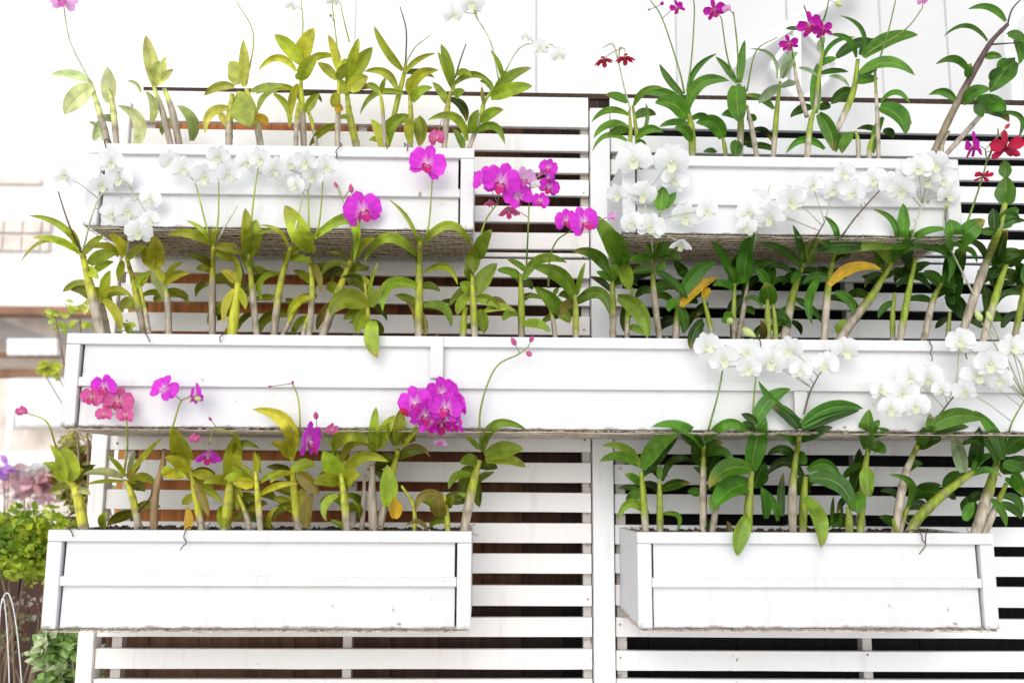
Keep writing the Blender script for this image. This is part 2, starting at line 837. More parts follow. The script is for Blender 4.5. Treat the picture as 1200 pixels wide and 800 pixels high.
f W 125,120 125
f W 355,135 110
f W 250,160 90
f W 440,75 110
f W 200,70 110
f W 20,80 110
s g 45,360 50,260 60,175
@ C c4 -.18 | short orchid with stubby hanging leaves and an orange node on its stem, lower right planter
c 36 .05 455,880 455,800 450,740
c 36 .05 498,880 520,600 537,490
l 530,500 541,325 78 .02
l 545,490 608,515 62 .2
l 550,435 635,425 44 .1
l 530,575 545,700 76 .05 l
l 470,690 500,490 72 .05 d
l 470,690 490,770 86 .1
l 385,830 388,695 22 .02 d
l 415,830 425,720 16 .02 d
l 545,430 585,370 40 .05
@ C c4 -.15 | slanted grey caned orchid with a level glossy blade in the lower right planter
c 40 .75 645,880 690,620 745,480
c 26 .4 665,880 690,780 715,720
l 750,485 850,450 72 .1 d
l 795,430 798,340 38 .02
l 800,410 1030,368 80 .15
l 800,430 965,400 52 .05 d
l 705,740 625,603 42 .4
l 715,700 850,650 50 .15 d
l 760,470 770,400 60 .05
s b 825,372 865,315 908,262
f W 685,255 125
f W 635,320 105
f W 795,195 120
f W 740,310 110
f W 720,190 110
f W 590,240 100
f W 850,240 80
f W 930,45 110
@ C c4 -.16 | orchid on a thick yellow cane bowed low to the right in the lower right planter
c 48 .1 690,890 750,790 840,700 935,625 985,590
c 26 .4 690,880 660,850 640,790
l 940,595 893,425 70 .03 p
l 985,580 1010,398 70 .03 d
l 980,605 1105,612 32 .2
l 850,690 715,715 72 .2 d
l 800,720 760,640 50 .1 d
l 980,590 1080,520 40 .2
@ C c4 -.14 | orchid with white footed cane and sharply bent top leaf near lower right planter's end
c 52 .45 985,880 1050,670 1085,545
c 34 .5 1020,880 1080,740 1125,640
l 1110,540 990,330 54 .1
l 1085,565 912,488 42 .38
l 1115,510 1240,435 84 .1
l 1100,590 1250,555 92 .12 d
l 1060,705 1125,825 36 .1
l 1150,600 1190,690 64 .1
l 965,790 955,695 84 .05 d
l 950,800 990,720 50 .1
l 1120,620 1200,700 36 .1
l 1110,560 1200,590 60 .1
s g 1125,460 1150,380 1205,280
f W 1000,180 125
f W 950,247 100
f W 1060,130 125
f W 930,35 110
f W 1100,200 100
f W 1150,60 110
b G 1005,-75 56
b G 1050,-70 50
s w 1205,280 1180,120 1020,-40
"""
import bpy, math, random
from mathutils import Vector, Matrix

# ------------------------------------------------------------------ scene, camera
scene = bpy.context.scene
COL = scene.collection
H, D, F = 1.45, 2.0, 1100.0          # camera height, distance to the fence, focal length in photo pixels
YAW, PITCH, ROLL = (math.radians(a) for a in (1.43, 8.58, 0.29))
fw = Vector((math.sin(YAW)*math.cos(PITCH), math.cos(YAW)*math.cos(PITCH), math.sin(PITCH)))
r0 = Vector((math.cos(YAW), -math.sin(YAW), 0)); u0 = r0.cross(fw)
RT = r0*math.cos(ROLL) + u0*math.sin(ROLL); UP = u0*math.cos(ROLL) - r0*math.sin(ROLL)
EYE = Vector((0, -D, H))

def at(u, v, y=0.0):
    """the point at depth y that the photograph shows at pixel (u, v) of 1200 x 800"""
    d = RT*((u-600)/F) + UP*((400-v)/F) + fw
    return EYE + d*((D+y)/d.y)

cam = bpy.data.cameras.new('camera'); camo = bpy.data.objects.new('camera', cam); COL.objects.link(camo)
m = Matrix((RT, UP, -fw)).transposed().to_4x4(); m.translation = EYE
camo.matrix_world = m
cam.sensor_width = 36; cam.lens = 33.0; cam.clip_start = 0.05; cam.clip_end = 500
cam.dof.use_dof = True; cam.dof.focus_distance = 1.86; cam.dof.aperture_fstop = 3.2
scene.camera = camo

# ------------------------------------------------------------------ light
EL, AZ = math.radians(32), math.radians(-14)     # sun high in front of the fence, a little to the left
world = bpy.data.worlds.new('World'); scene.world = world; world.use_nodes = True
nt = world.node_tree; bg = nt.nodes['Background']
sky = nt.nodes.new('ShaderNodeTexSky'); sky.sky_type = 'NISHITA'; sky.sun_disc = False
sky.sun_elevation = EL; sky.air_density = 1.0; sky.dust_density = 0.5; sky.ozone_density = 0.6
hs = nt.nodes.new('ShaderNodeHueSaturation'); hs.inputs['Saturation'].default_value = 0.3
nt.links.new(sky.outputs[0], hs.inputs['Color']); nt.links.new(hs.outputs[0], bg.inputs[0])
bg.inputs[1].default_value = 0.15
sun_dir = Vector((math.sin(AZ)*math.cos(EL), -math.cos(AZ)*math.cos(EL), math.sin(EL)))   # towards the sun
sky.sun_rotation = math.atan2(sun_dir.x, sun_dir.y)
sl = bpy.data.lights.new('sun', 'SUN'); sl.energy = .6; sl.angle = math.radians(35); sl.color = (1, .965, .91)
so = bpy.data.objects.new('sun', sl); COL.objects.link(so)
so.rotation_euler = sun_dir.to_track_quat('Z', 'Y').to_euler(); so.location = sun_dir*20
vs = scene.view_settings; vs.view_transform = 'Standard'; vs.look = 'None'; vs.gamma = 1
vs.exposure = 0.85

# ------------------------------------------------------------------ materials
MATS = {}
def new_mat(name):
    mt = bpy.data.materials.new(name); mt.use_nodes = True
    n = mt.node_tree; return mt, n, n.nodes['Principled BSDF']
def N(n, t, **kw):
    x = n.nodes.new(t)
    for k, v in kw.items():
        if k in x.inputs: x.inputs[k].default_value = v
        else: setattr(x, k, v)
    return x
def ramp(n, fac, stops):
    x = n.nodes.new('ShaderNodeValToRGB'); n.links.new(fac, x.inputs[0])
    el = x.color_ramp.elements
    while len(el) < len(stops): el.new(.5)
    for e, (p, c) in zip(el, stops): e.position = p; e.color = (*c, 1)
    return x
def mixc(n, fac, a, b, mode='MIX'):
    x = n.nodes.new('ShaderNodeMix'); x.data_type = 'RGBA'; x.blend_type = mode
    for s, v in ((x.inputs[0], fac), (x.inputs[6], a), (x.inputs[7], b)):
        if hasattr(v, 'is_linked'): n.links.new(v, s)
        else: s.default_value = v if isinstance(v, float) else (*v, 1)
    return x.outputs[2]

def paint(name, base, chips=.66, dirt=.5, grain=(2, 30, 60), edge=False):
    mt, n, b = new_mat(name); L = n.links
    tc = N(n, 'ShaderNodeTexCoord'); mp = N(n, 'ShaderNodeMapping'); mp.inputs['Scale'].default_value = grain
    L.new(tc.outputs['Object'], mp.inputs[0])
    g = N(n, 'ShaderNodeTexNoise', Scale=3.0, Detail=6.0, Roughness=.6); L.new(mp.outputs[0], g.inputs['Vector'])
    big = N(n, 'ShaderNodeTexNoise', Scale=4.0, Detail=5.0); L.new(tc.outputs['Object'], big.inputs['Vector'])
    warm = tuple(c*k for c, k in zip(base, (.93, .89, .82)))
    c1 = mixc(n, ramp(n, big.outputs[0], [(.45, (0, 0, 0)), (.75, (dirt,)*3)]).outputs[0], base, warm)
    ch = N(n, 'ShaderNodeTexNoise', Scale=38.0, Detail=4.0, Roughness=.7); L.new(tc.outputs['Object'], ch.inputs['Vector'])
    reg = N(n, 'ShaderNodeTexNoise', Scale=5.0, Detail=2.0); L.new(tc.outputs['Object'], reg.inputs['Vector'])
    mul = N(n, 'ShaderNodeMath', operation='MULTIPLY'); L.new(ch.outputs[0], mul.inputs[0])
    L.new(ramp(n, reg.outputs[0], [(.3, (.75,)*3), (.7, (1.1,)*3)]).outputs[0], mul.inputs[1])
    msk = ramp(n, mul.outputs[0], [(chips, (0, 0, 0)), (chips+.03, (1, 1, 1))])
    c2 = mixc(n, msk.outputs[0], c1, (.30, .25, .20))
    # runs of grime with a shape of their own, streaking down the boards
    sm = N(n, 'ShaderNodeMapping'); sm.inputs['Scale'].default_value = (26, 26, 2.2); L.new(tc.outputs['Object'], sm.inputs[0])
    st = N(n, 'ShaderNodeTexNoise', Scale=1.0, Detail=5.0, Roughness=.65); L.new(sm.outputs[0], st.inputs['Vector'])
    c2 = mixc(n, ramp(n, st.outputs[0], [(.56, (0, 0, 0)), (.80, (.5,)*3)]).outputs[0], c2, (.46, .42, .36))
    if edge:                                                    # chipped and soiled bottom edge
        sp = N(n, 'ShaderNodeSeparateXYZ'); L.new(tc.outputs['Generated'], sp.inputs[0])
        em = ramp(n, sp.outputs['Z'], [(.0, (.34,)*3), (.10, (0, 0, 0))])
        en = N(n, 'ShaderNodeTexNoise', Scale=22.0, Detail=6.0, Roughness=.75); L.new(tc.outputs['Object'], en.inputs['Vector'])
        ad = N(n, 'ShaderNodeMath', operation='ADD'); L.new(en.outputs[0], ad.inputs[0]); L.new(em.outputs[0], ad.inputs[1])
        c2 = mixc(n, ramp(n, ad.outputs[0], [(.70, (0, 0, 0)), (.86, (.75,)*3)]).outputs[0], c2, (.17, .13, .10))
    L.new(c2, b.inputs['Base Color'])
    b.inputs['Roughness'].default_value = .5
    bp = N(n, 'ShaderNodeBump', Strength=.35, Distance=.002); L.new(g.outputs[0], bp.inputs['Height'])
    L.new(bp.outputs[0], b.inputs['Normal'])
    return mt
MATS['paint'] = paint('white_gloss_paint', (.64, .638, .645), .70, .55, edge=True)
MATS['slat'] = paint('white_slat_paint', (.83, .825, .835), .675, .5)
MATS['warm_slat'] = paint('warm_tinted_slat_paint', (.84, .81, .785), .68, .5)  # left panel, the warm cast of the glare put into the paint
MATS['batten'] = paint('worn_batten_paint', (.55, .52, .48), .56, 1., (30, 30, 2))

def plain(name, c, rough=.6, var=.25, scale=12., bump=0., dist=.01):
    mt, n, b = new_mat(name); tc = N(n, 'ShaderNodeTexCoord')
    x = N(n, 'ShaderNodeTexNoise', Scale=scale, Detail=6.0); n.links.new(tc.outputs['Object'], x.inputs['Vector'])
    lo = tuple(k*(1-var) for k in c); hi = tuple(min(1, k*(1+var)) for k in c)
    n.links.new(ramp(n, x.outputs[0], [(.3, lo), (.7, hi)]).outputs[0], b.inputs['Base Color'])
    b.inputs['Roughness'].default_value = rough
    if bump:
        bp = N(n, 'ShaderNodeBump', Strength=bump, Distance=dist); n.links.new(x.outputs[0], bp.inputs['Height'])
        n.links.new(bp.outputs[0], b.inputs['Normal'])
    return mt
def attr(name, rough=.4, trans=0., var=.25, scale=60., bump=.0, spec=.5, stretch=None, veins=False):
    """colour from each mesh's own 'tint' attribute, broken up by noise"""
    mt, n, b = new_mat(name); L = n.links
    a = N(n, 'ShaderNodeAttribute', attribute_name='tint'); tc = N(n, 'ShaderNodeTexCoord')
    x = N(n, 'ShaderNodeTexNoise', Scale=scale, Detail=4.0); 
    if stretch:
        mp = N(n, 'ShaderNodeMapping'); mp.inputs['Scale'].default_value = stretch
        L.new(tc.outputs['Object'], mp.inputs[0]); L.new(mp.outputs[0], x.inputs['Vector'])
    else: L.new(tc.outputs['Object'], x.inputs['Vector'])
    k = ramp(n, x.outputs[0], [(.3, (1-var,)*3), (.7, (1+var*.6,)*3)])
    c = mixc(n, 1.0, a.outputs['Color'], k.outputs[0], 'MULTIPLY')
    if veins:                                                   # pale midrib and fine parallel veins along the blade
        d = N(n, 'ShaderNodeMath', operation='SUBTRACT'); L.new(a.outputs['Alpha'], d.inputs[0]); d.inputs[1].default_value = .5
        e = N(n, 'ShaderNodeMath', operation='ABSOLUTE'); L.new(d.outputs[0], e.inputs[0])
        c = mixc(n, ramp(n, e.outputs[0], [(.0, (.55,)*3), (.035, (0, 0, 0))]).outputs[0], c, (.36, .46, .12))
        sn = N(n, 'ShaderNodeMath', operation='MULTIPLY'); L.new(a.outputs['Alpha'], sn.inputs[0]); sn.inputs[1].default_value = 82.
        sn2 = N(n, 'ShaderNodeMath', operation='SINE'); L.new(sn.outputs[0], sn2.inputs[0])
        bv = N(n, 'ShaderNodeBump', Strength=.25, Distance=.0008); L.new(sn2.outputs[0], bv.inputs['Height']); L.new(bv.outputs[0], b.inputs['Normal'])
        fk = N(n, 'ShaderNodeTexNoise', Scale=330.0, Detail=2.0); L.new(tc.outputs['Object'], fk.inputs['Vector'])
        c = mixc(n, ramp(n, fk.outputs[0], [(.70, (0, 0, 0)), (.76, (.7,)*3)]).outputs[0], c, (.16, .10, .03))
        rg = ramp(n, x.outputs[0], [(.3, (rough-.12,)*3), (.7, (rough+.15,)*3)]); L.new(rg.outputs[0], b.inputs['Roughness'])
    L.new(c, b.inputs['Base Color'])
    if not veins: b.inputs['Roughness'].default_value = rough
    b.inputs['Specular IOR Level'].default_value = spec
    if bump:
        bp = N(n, 'ShaderNodeBump', Strength=bump, Distance=.002); L.new(x.outputs[0], bp.inputs['Height'])
        L.new(bp.outputs[0], b.inputs['Normal'])
    if trans:
        t = N(n, 'ShaderNodeBsdfTranslucent'); L.new(c, t.inputs[0])
        mx = N(n, 'ShaderNodeMixShader'); mx.inputs[0].default_value = trans
        L.new(b.outputs[0], mx.inputs[1]); L.new(t.outputs[0], mx.inputs[2])
        L.new(mx.outputs[0], n.nodes['Material Output'].inputs[0])
    return mt
MATS['leaf'] = attr('orchid_leaf', .38, .32, .35, 45., .0, .42, None, True)
MATS['cane'] = attr('orchid_cane', .55, .0, .4, 14., .3, .4, (9, 9, 2.))
MATS['petal'] = attr('orchid_petal', .5, .3, .1, 50., .0, .25)
MATS['white_petal'] = attr('white_orchid_petal', .6, .5, .05, 50., .0, .2)
MATS['bush'] = attr('bush_leaf', .5, .3, .2, 30.)
MATS['board'] = attr('glare_tinted_board', .75, 0, .35, 6., .4, .2, (14, 14, 1.2))
MATS['fibre'] = plain('coconut_fibre', (.42, .27, .13), .95, .8, 90., 1., .02)
MATS['bark'] = plain('bark_mix', (.075, .05, .035), .95, .8, 120., 1., .02)
MATS['rust'] = plain('rusty_edge', (.22, .17, .14), .8, .8, 90.)
MATS['wire'] = plain('galvanised_wire', (.60, .52, .42), .6, .4, 80.)
MATS['oldroot'] = plain('old_root', (.10, .065, .045), .9, .5, 60.)
MATS['root'] = plain('dry_root', (.30, .24, .19), .9, .5, 60.)

# ------------------------------------------------------------------ mesh helpers
class MB:
    def __init__(s): s.v, s.f, s.c = [], [], []
    def add(s, vs, fs, col=(1, 1, 1)):
        o = len(s.v); s.v += [Vector(p) for p in vs]; s.f += [tuple(i+o for i in f) for f in fs]
        s.c += list(col) if isinstance(col, list) else [col]*len(vs)
    def box(s, x0, x1, y0, y1, z0, z1, col=(1, 1, 1), tilt=0.):
        """tilt moves the bottom edge towards -y (a weatherboard)"""
        vs = [(x, y-(tilt if z == z0 else 0), z) for z in (z0, z1) for y in (y0, y1) for x in (x0, x1)]
        s.add(vs, [(0, 2, 3, 1), (4, 5, 7, 6), (0, 1, 5, 4), (2, 6, 7, 3), (0, 4, 6, 2), (1, 3, 7, 5)], col)
    def tube(s, pts, rad, col=(1, 1, 1), n=8, cap=True):
        k = len(pts); rad = rad if isinstance(rad, list) else [rad]*k
        cols = col if isinstance(col, list) else [col]*k
        vs, fs, cc = [], [], []
        ref = None
        for i, p in enumerate(pts):
            t = (pts[min(i+1, k-1)]-pts[max(i-1, 0)]).normalized()
            if ref is None: ref = Vector((0, 1, 0)) if abs(t.y) < .9 else Vector((1, 0, 0))
            a = (ref - t*ref.dot(t)).normalized(); ref = a; b = t.cross(a)
            for j in range(n):
                q = 2*math.pi*j/n; vs.append(p+(a*math.cos(q)+b*math.sin(q))*rad[i]); cc.append(cols[i])
        for i in range(k-1):
            for j in range(n):
                fs.append((i*n+j, i*n+(j+1) % n, (i+1)*n+(j+1) % n, (i+1)*n+j))
        if cap: fs += [tuple(range(n-1, -1, -1)), tuple((k-1)*n+j for j in range(n))]
        s.add(vs, fs, cc)
    def build(s, name, mat, parent=None, smooth=False, bevel=0., base=None):
        org = base if base is not None else (parent.matrix_basis.translation if parent is not None and parent.parent is None else parent['org'] if parent is not None else Vector())
        org = Vector(org)
        me = bpy.data.meshes.new(name); me.from_pydata([p-org for p in s.v], [], s.f); me.update()
        at_ = me.color_attributes.new('tint', 'FLOAT_COLOR', 'POINT')
        flat = []
        for c in s.c: flat += [c[0], c[1], c[2], c[3] if len(c) > 3 else 1.]
        at_.data.foreach_set('color', flat)
        if smooth: me.polygons.foreach_set('use_smooth', [True]*len(me.polygons))
        me.materials.append(MATS[mat] if isinstance(mat, str) else mat)
        o = bpy.data.objects.new(name, me); COL.objects.link(o)
        o['org'] = list(org)
        if parent is not None: o.parent = parent
        else: o.location = org
        if bevel:
            bv = o.modifiers.new('edge', 'BEVEL'); bv.width = bevel; bv.segments = 2; bv.limit_method = 'ANGLE'
        return o
def tag(o, label=None, cat=None, group=None, kind=None):
    for k, v in (('label', label), ('category', cat), ('group', group), ('kind', kind)):
        if v: o[k] = v
    return o
def thing(name, loc, label, cat, group=None):
    o = bpy.data.objects.new(name, None); COL.objects.link(o); o.location = loc; o.empty_display_size = .05
    return tag(o, label, cat, group)
def lerp(a, b, t): return a+(b-a)*t
def lerpc(a, b, t): return tuple(x+(y-x)*t for x, y in zip(a, b))
def clamp(x, a=0., b=1.): return max(a, min(b, x))
def smooth(pts, n):
    """Catmull-Rom through tuples of any size"""
    if len(pts) == 2: return [tuple(lerp(a, b, i/n) for a, b in zip(*pts)) for i in range(n+1)]
    P = [tuple(2*a-b for a, b in zip(pts[0], pts[1]))]+list(pts)+[tuple(2*a-b for a, b in zip(pts[-1], pts[-2]))]
    out = []; segs = len(pts)-1
    for i in range(n+1):
        q = min(i/n*segs, segs-1e-6); k = int(q); t = q-k
        a, b, c, d = P[k:k+4]
        out.append(tuple(.5*((2*y)+(z-x)*t+(2*x-5*y+4*z-w)*t*t+(3*y-x-3*z+w)*t**3) for x, y, z, w in zip(a, b, c, d)))
    return out

# ------------------------------------------------------------------ ground and fence
rng = random.Random(7)
g = MB(); g.add([(-60, -30, 0), (60, -30, 0), (60, 90, 0), (-60, 90, 0)], [(0, 1, 2, 3)])
tag(g.build('ground', plain('pale_bounce_ground', (.72, .71, .69), .9, .12, 3., .3)), kind='structure')  # unseen ground, kept very pale to bounce fill onto the shaded slats

GAPS = [(.7828, .7709), (.7272, .7153), (.6759, .6641), (.623, .6035), (.5627, .5434), (.503, .4992), (.4865, .4845), (.440, .4211),
        (.3786, .3588), (.316, .2965), (.253, .2335), (.190, .1705), (.127, .1075), (.0648, .0433), (.0013, -.0191), (-.0598, -.0818),
        (-.123, -.144), (-.1856, -.2064), (-.2494, -.2716), (-.3125, -.3345), (-.3767, -.3918)]
while GAPS[-1][1] > -1.38: GAPS.append((GAPS[-1][0]-.0628, GAPS[-1][1]-.0628))
GAPS = [(a+max(0, .007*a), b+min(0, .007*b)) for a, b in GAPS]        # the slats are 14 mm thick
TOP = .8585
XL0 = at(129, 500).x; XC0 = at(693, 400).x; XC1 = at(716.5, 400).x; XR = 1.75
fence = thing('slatted_fence', (at(704, 800).x, 0, 0), 'white painted fence of horizontal slats on posts carrying the planters', 'fence')
def slats(x0, x1, mat, slope):
    mb = MB(); top = TOP
    for a, b in GAPS+[(-1.43, -1.44)]:
        d = rng.uniform(-.0018, .0018); e = rng.uniform(-.0018, .0018)
        z0, z1 = a+H, top+H
        s0, s1 = slope
        y0 = rng.uniform(-.001, .0015)
        vs = []
        nx = 10
        for i in range(nx+1):
            t = i/nx; x = lerp(x0, x1, t); dz = lerp(s0, s1, t)+lerp(d, e, t); w = rng.uniform(-.0006, .0006)
            vs += [(x, y0, z0+dz+w), (x, y0, z1+dz+w*.5), (x, y0+.014, z1+dz), (x, y0+.014, z0+dz)]
        fs = [(0, 1, 2, 3), tuple(nx*4+k for k in (3, 2, 1, 0))]
        for i in range(nx):
            for k in range(4): fs.append((i*4+k, (i+1)*4+k, (i+1)*4+(k+1) % 4, i*4+(k+1) % 4))
        mb.add(vs, fs); top = b
    mb.build('slat_panel', mat, fence, bevel=.0012)
slats(XL0+.001, XC0-.003, 'warm_slat', (.001, 0)); slats(XC1+.003, XR, 'slat', (-.001, -.006))
b = MB(); b.box(XC0, XC1, -.012, .034, 0, TOP+H-.03); b.build('post', 'slat', fence, bevel=.002)
b = MB(); b.box(at(111, 500).x, XL0, -.010, .034, 0, TOP+H-.03); b.build('post', 'warm_slat', fence, bevel=.002)
b = MB(); b.box(XR+.001, XR+.04, -.010, .034, 0, TOP+H-.03); b.build('post', 'slat', fence, bevel=.002)
for u, w in ((137, .02), (407, .018), (688.5, .017), (729, .02), (1016, .019), (1290, .019)):
    x = at(u, 762, .02).x; b = MB(); b.box(x-w/2, x+w/2, .0175, .045, 0, TOP+H-.06); b.build('batten', 'batten', fence)

for k in range(26):                                             # screw heads where slats meet post and battens
    i = rng.randrange(2, 20); za = (GAPS[i][1]+GAPS[i+1][0])/2+H+rng.uniform(-.012, .012)
    x = rng.choice((XC0-.014, XC0-.016, XC1+.016, XC1+.014, at(407, 762).x, at(1016, 762).x, XL0+.018, at(1016, 762).x))
    b = MB(); c_ = Vector((x+rng.uniform(-.003, .003), -.0012, za)); b.tube([c_, c_+Vector((0, .004, 0))], .0022, n=8); b.build('screw', 'rust', fence)

# added backing boards, warm glare at left and shade at right painted in
wall = thing('tinted_backing', (.3, .13, 0), 'added backing boards behind the slats, painted from warm glare to dark shade', 'wall')
mb = MB(); lo_ = MB(); x = at(122, 500).x
while x < XR+.05:
    w = rng.uniform(.085, .115); t = clamp((x+.8)/1.25)
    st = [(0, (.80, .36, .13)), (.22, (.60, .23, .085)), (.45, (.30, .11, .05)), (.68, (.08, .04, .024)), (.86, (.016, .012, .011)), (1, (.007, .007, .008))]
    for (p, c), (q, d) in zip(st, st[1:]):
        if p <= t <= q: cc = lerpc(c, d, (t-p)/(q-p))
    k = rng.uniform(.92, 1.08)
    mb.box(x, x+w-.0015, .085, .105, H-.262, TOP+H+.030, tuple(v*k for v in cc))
    cd = lerpc((.19, .10, .06), (.007, .007, .008), clamp(t*1.3)); lo_.box(x, x+w-.0015, .088, .105, 0, H-.2635, tuple(v*k for v in cd)); x += w  # added darker lower tier; the glare's downward fade is put into its colour
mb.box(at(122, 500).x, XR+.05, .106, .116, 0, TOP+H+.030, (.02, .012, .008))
mb.build('board_panel', 'board', wall); lo_.build('dimmed_lower_panel', 'board', wall)  # board_panel here is the added backing, glare and shade put into its tint
b = MB(); b.box(at(124, 500).x, XR+.05, .080, .118, TOP+H+.0302, TOP+H+.043, (.055, .032, .022)); b.build('added_top_cap', 'board', wall)

# ------------------------------------------------------------------ planters
def planter(x0, x1, zt, zb, label, mesh_seen=False, splice=(), yb=-.004, dx=0.):
    zt += H; zb += H; yf = -.25
    t = thing('planter_box', ((x0+x1)/2, -.12, zb), label, 'planter', 'white planter boxes hung on the fence')
    rh, sw, hh = .0205, .026, zt-zb
    b = MB()                                                    # frame: top rail, two stiles
    b.box(x0, x1, yf-.006, yf+.012, zt-rh, zt)
    b.box(x0, x0+sw, yf-.006, yf+.012, zb, zt-rh-.0005); b.box(x1-sw, x1, yf-.006, yf+.012, zb, zt-rh-.0005)
    zm = zt-.0985
    b.box(x0+sw+.0004, x1-sw-.0004, yf-.0052, yf+.011, zm, zm+.017)
    b.build('front_frame', 'paint', t, bevel=.0018)
    b = MB(); b.box(x0+sw+.0045, x1-sw-.0045, yf+.0045, yf+.0115, zm+.012, zt-rh+.006, tilt=.003); b.build('upper_board', 'paint', t, bevel=.001)
    b = MB(); b.box(x0+sw+.0035, x1-sw-.0035, yf+.005, yf+.0115, zb+.001, zm+.006, tilt=.003); b.build('lower_board', 'paint', t, bevel=.001)
    for xs, lo, hi in splice:
        b = MB(); b.box(xs-.012, xs+.012, yf-.010, yf-.0045, zb+.003 if lo else zm+.018, zt-.001 if hi else zm-.001); b.build('joint_cover', 'paint', t, bevel=.001)
    for a, c in ((x0+.002, x0+.014), (x1-.014, x1-.002)):
        b = MB(); b.box(a, c, yf+.0125, yb, zb+.002, zt-.003); b.build('end_panel', 'paint', t, bevel=.0015)
    b = MB(); b.box(x0+.0145, x1-.0145, yb-.012, yb, zb+.004, zt-.008); b.build('back_panel', 'paint', t)
    # liner, mesh floor
    b = MB(); nx, ny = 60, 12; vs = []
    for j in range(ny+1):
        for i in range(nx+1):
            vs.append((lerp(x0+.015, x1-.015, i/nx), lerp(yf+.013, yb-.013, j/ny), zb+.004+rng.uniform(-.0035, .003)))
    b.add(vs, [(j*(nx+1)+i, j*(nx+1)+i+1, (j+1)*(nx+1)+i+1, (j+1)*(nx+1)+i) for j in range(ny) for i in range(nx)])
    b.build('fibre_liner', 'fibre', t)
    b = MB(); r = .0007; step = .0125
    x = x0+.004
    while x < x1-.003:
        w = rng.uniform(-.0015, .0015)
        b.tube([Vector((x+w, yf-.004, zb-.003+rng.uniform(-.002, .002))), Vector((x, -.12, zb-.003)), Vector((x, yb-.002, zb-.003))], r, n=4); x += step
    y = yf-.002; k = 0
    while y < yb:
        pts = []
        for i in range(25): pts.append(Vector((lerp(x0+.003, x1-.003, i/24), y+rng.uniform(-.001, .001), zb-.0045+rng.uniform(-.0015, .001))))
        b.tube(pts, r, n=4); y += step
    b.build('wire_mesh', 'wire', t)
    b = MB(); vs = []; nx, ny = int((x1-x0)/.008), 26           # chunky growing medium
    for j in range(ny+1):
        for i in range(nx+1):
            vs.append((lerp(x0+.015, x1-.015, i/nx), lerp(yf+.013, yb-.013, j/ny), zt-.014+rng.uniform(-.010, .014)))
    b.add(vs, [(j*(nx+1)+i, j*(nx+1)+i+1, (j+1)*(nx+1)+i+1, (j+1)*(nx+1)+i) for j in range(ny) for i in range(nx)])
    b.build('growing_medium', 'bark', t)
    if mesh_seen:                                               # rusty snipped ends along the lower edge
        n_ = int((x1-x0)/.004); vs = []; hang = 0
        for i in range(n_+1):
            x = lerp(x0+.004, x1-.004, i/n_)
            hang = rng.choice((.0006, .0006, .0006, .002, .0038)) if rng.random() < .6 else hang
            for y in (yf-.0035, yf+.004): vs += [(x, y, zb-.0003), (x, y, zb-hang)]
        fs = [(0, 2, 3, 1), tuple(n_*4+k for k in (0, 1, 3, 2))]
        for i in range(n_):
            for p, q in ((0, 1), (1, 3), (3, 2), (2, 0)): fs.append((i*4+p, i*4+q, i*4+4+q, i*4+4+p))
        b = MB(); b.add(vs, fs)
        b.build('mesh_edge', 'rust', t)
    return t
def X(u, v): return at(u, v, -.25).x
planter(X(105, 176), X(556, 172), .641, .478, 'upper left white planter with a wire mesh floor, glare tinted orchids above it')
planter(X(728, 184), X(1121, 187), .632, .477, 'upper right white planter with a wire mesh floor below dark green orchids')
planter(X(80, 392), 1.62, .272, .0985, 'longest white planter, the middle one running across the whole fence', True, ((X(512, 430), False, True), (X(937, 480), True, False)))
planter(X(58, 622), X(553, 620), -.087, -.260, 'lower left white planter under purple flowering orchids', True)
planter(X(746, 622), X(1162, 625), -.087, -.258, 'lower right white planter with green leaves hanging over its rim', True)

# ------------------------------------------------------------------ orchids
CROPS = {'a': 0, 'b': 200, 'c': 390}
CX = (0, 300, 600, 870)
SC = 330/1200
RIM = {'A': (600, 174), 'B': (395, 272), 'C': (621, 499)}     # rim of the planter, lower edge of the box above (pixel rows)
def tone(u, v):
    """leaf colour of a plant: deep green, with glare painted in as yellow at left, pale at top left"""
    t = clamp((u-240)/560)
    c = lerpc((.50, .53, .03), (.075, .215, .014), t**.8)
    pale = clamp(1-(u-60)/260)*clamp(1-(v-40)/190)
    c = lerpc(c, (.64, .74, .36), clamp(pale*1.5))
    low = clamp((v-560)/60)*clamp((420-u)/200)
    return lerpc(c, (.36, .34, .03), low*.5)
PET = {'P': ((.72, .04, .66), (.60, .02, .22), (.85, .55, .75)), 'M': ((.62, .012, .42), (.40, .006, .16), (.7, .2, .4)),
       'R': ((.62, .02, .07), (.50, .01, .05), (.6, .1, .1)), 'X': ((.48, .008, .05), (.22, .004, .03), (.3, .02, .05)), 'K': ((.72, .12, .36), (.62, .05, .22), (.8, .5, .5)),
       'V': ((.80, .42, .74), (.66, .10, .45), (.85, .7, .7)), 'W': ((.93, .93, .925), (.80, .82, .60), (.84, .85, .74))}
def px2m(w, y): return w*SC*(D+y)/F

class Depth:
    """keeps every point of a plant in front of the box hanging above it"""
    def __init__(s, row, y0): s.row, s.y0 = row, y0
    def __call__(s, v, y, front=False):
        rim, low = RIM[s.row]
        if s.row != 'A':
            k = clamp((low+70-v)/70); lim = lerp(-.03, -.272, k)
            y = min(y, lim)
        if front:
            k = clamp((v-(rim-60))/50); y = min(y, lerp(-.16, -.275, k))
        return y

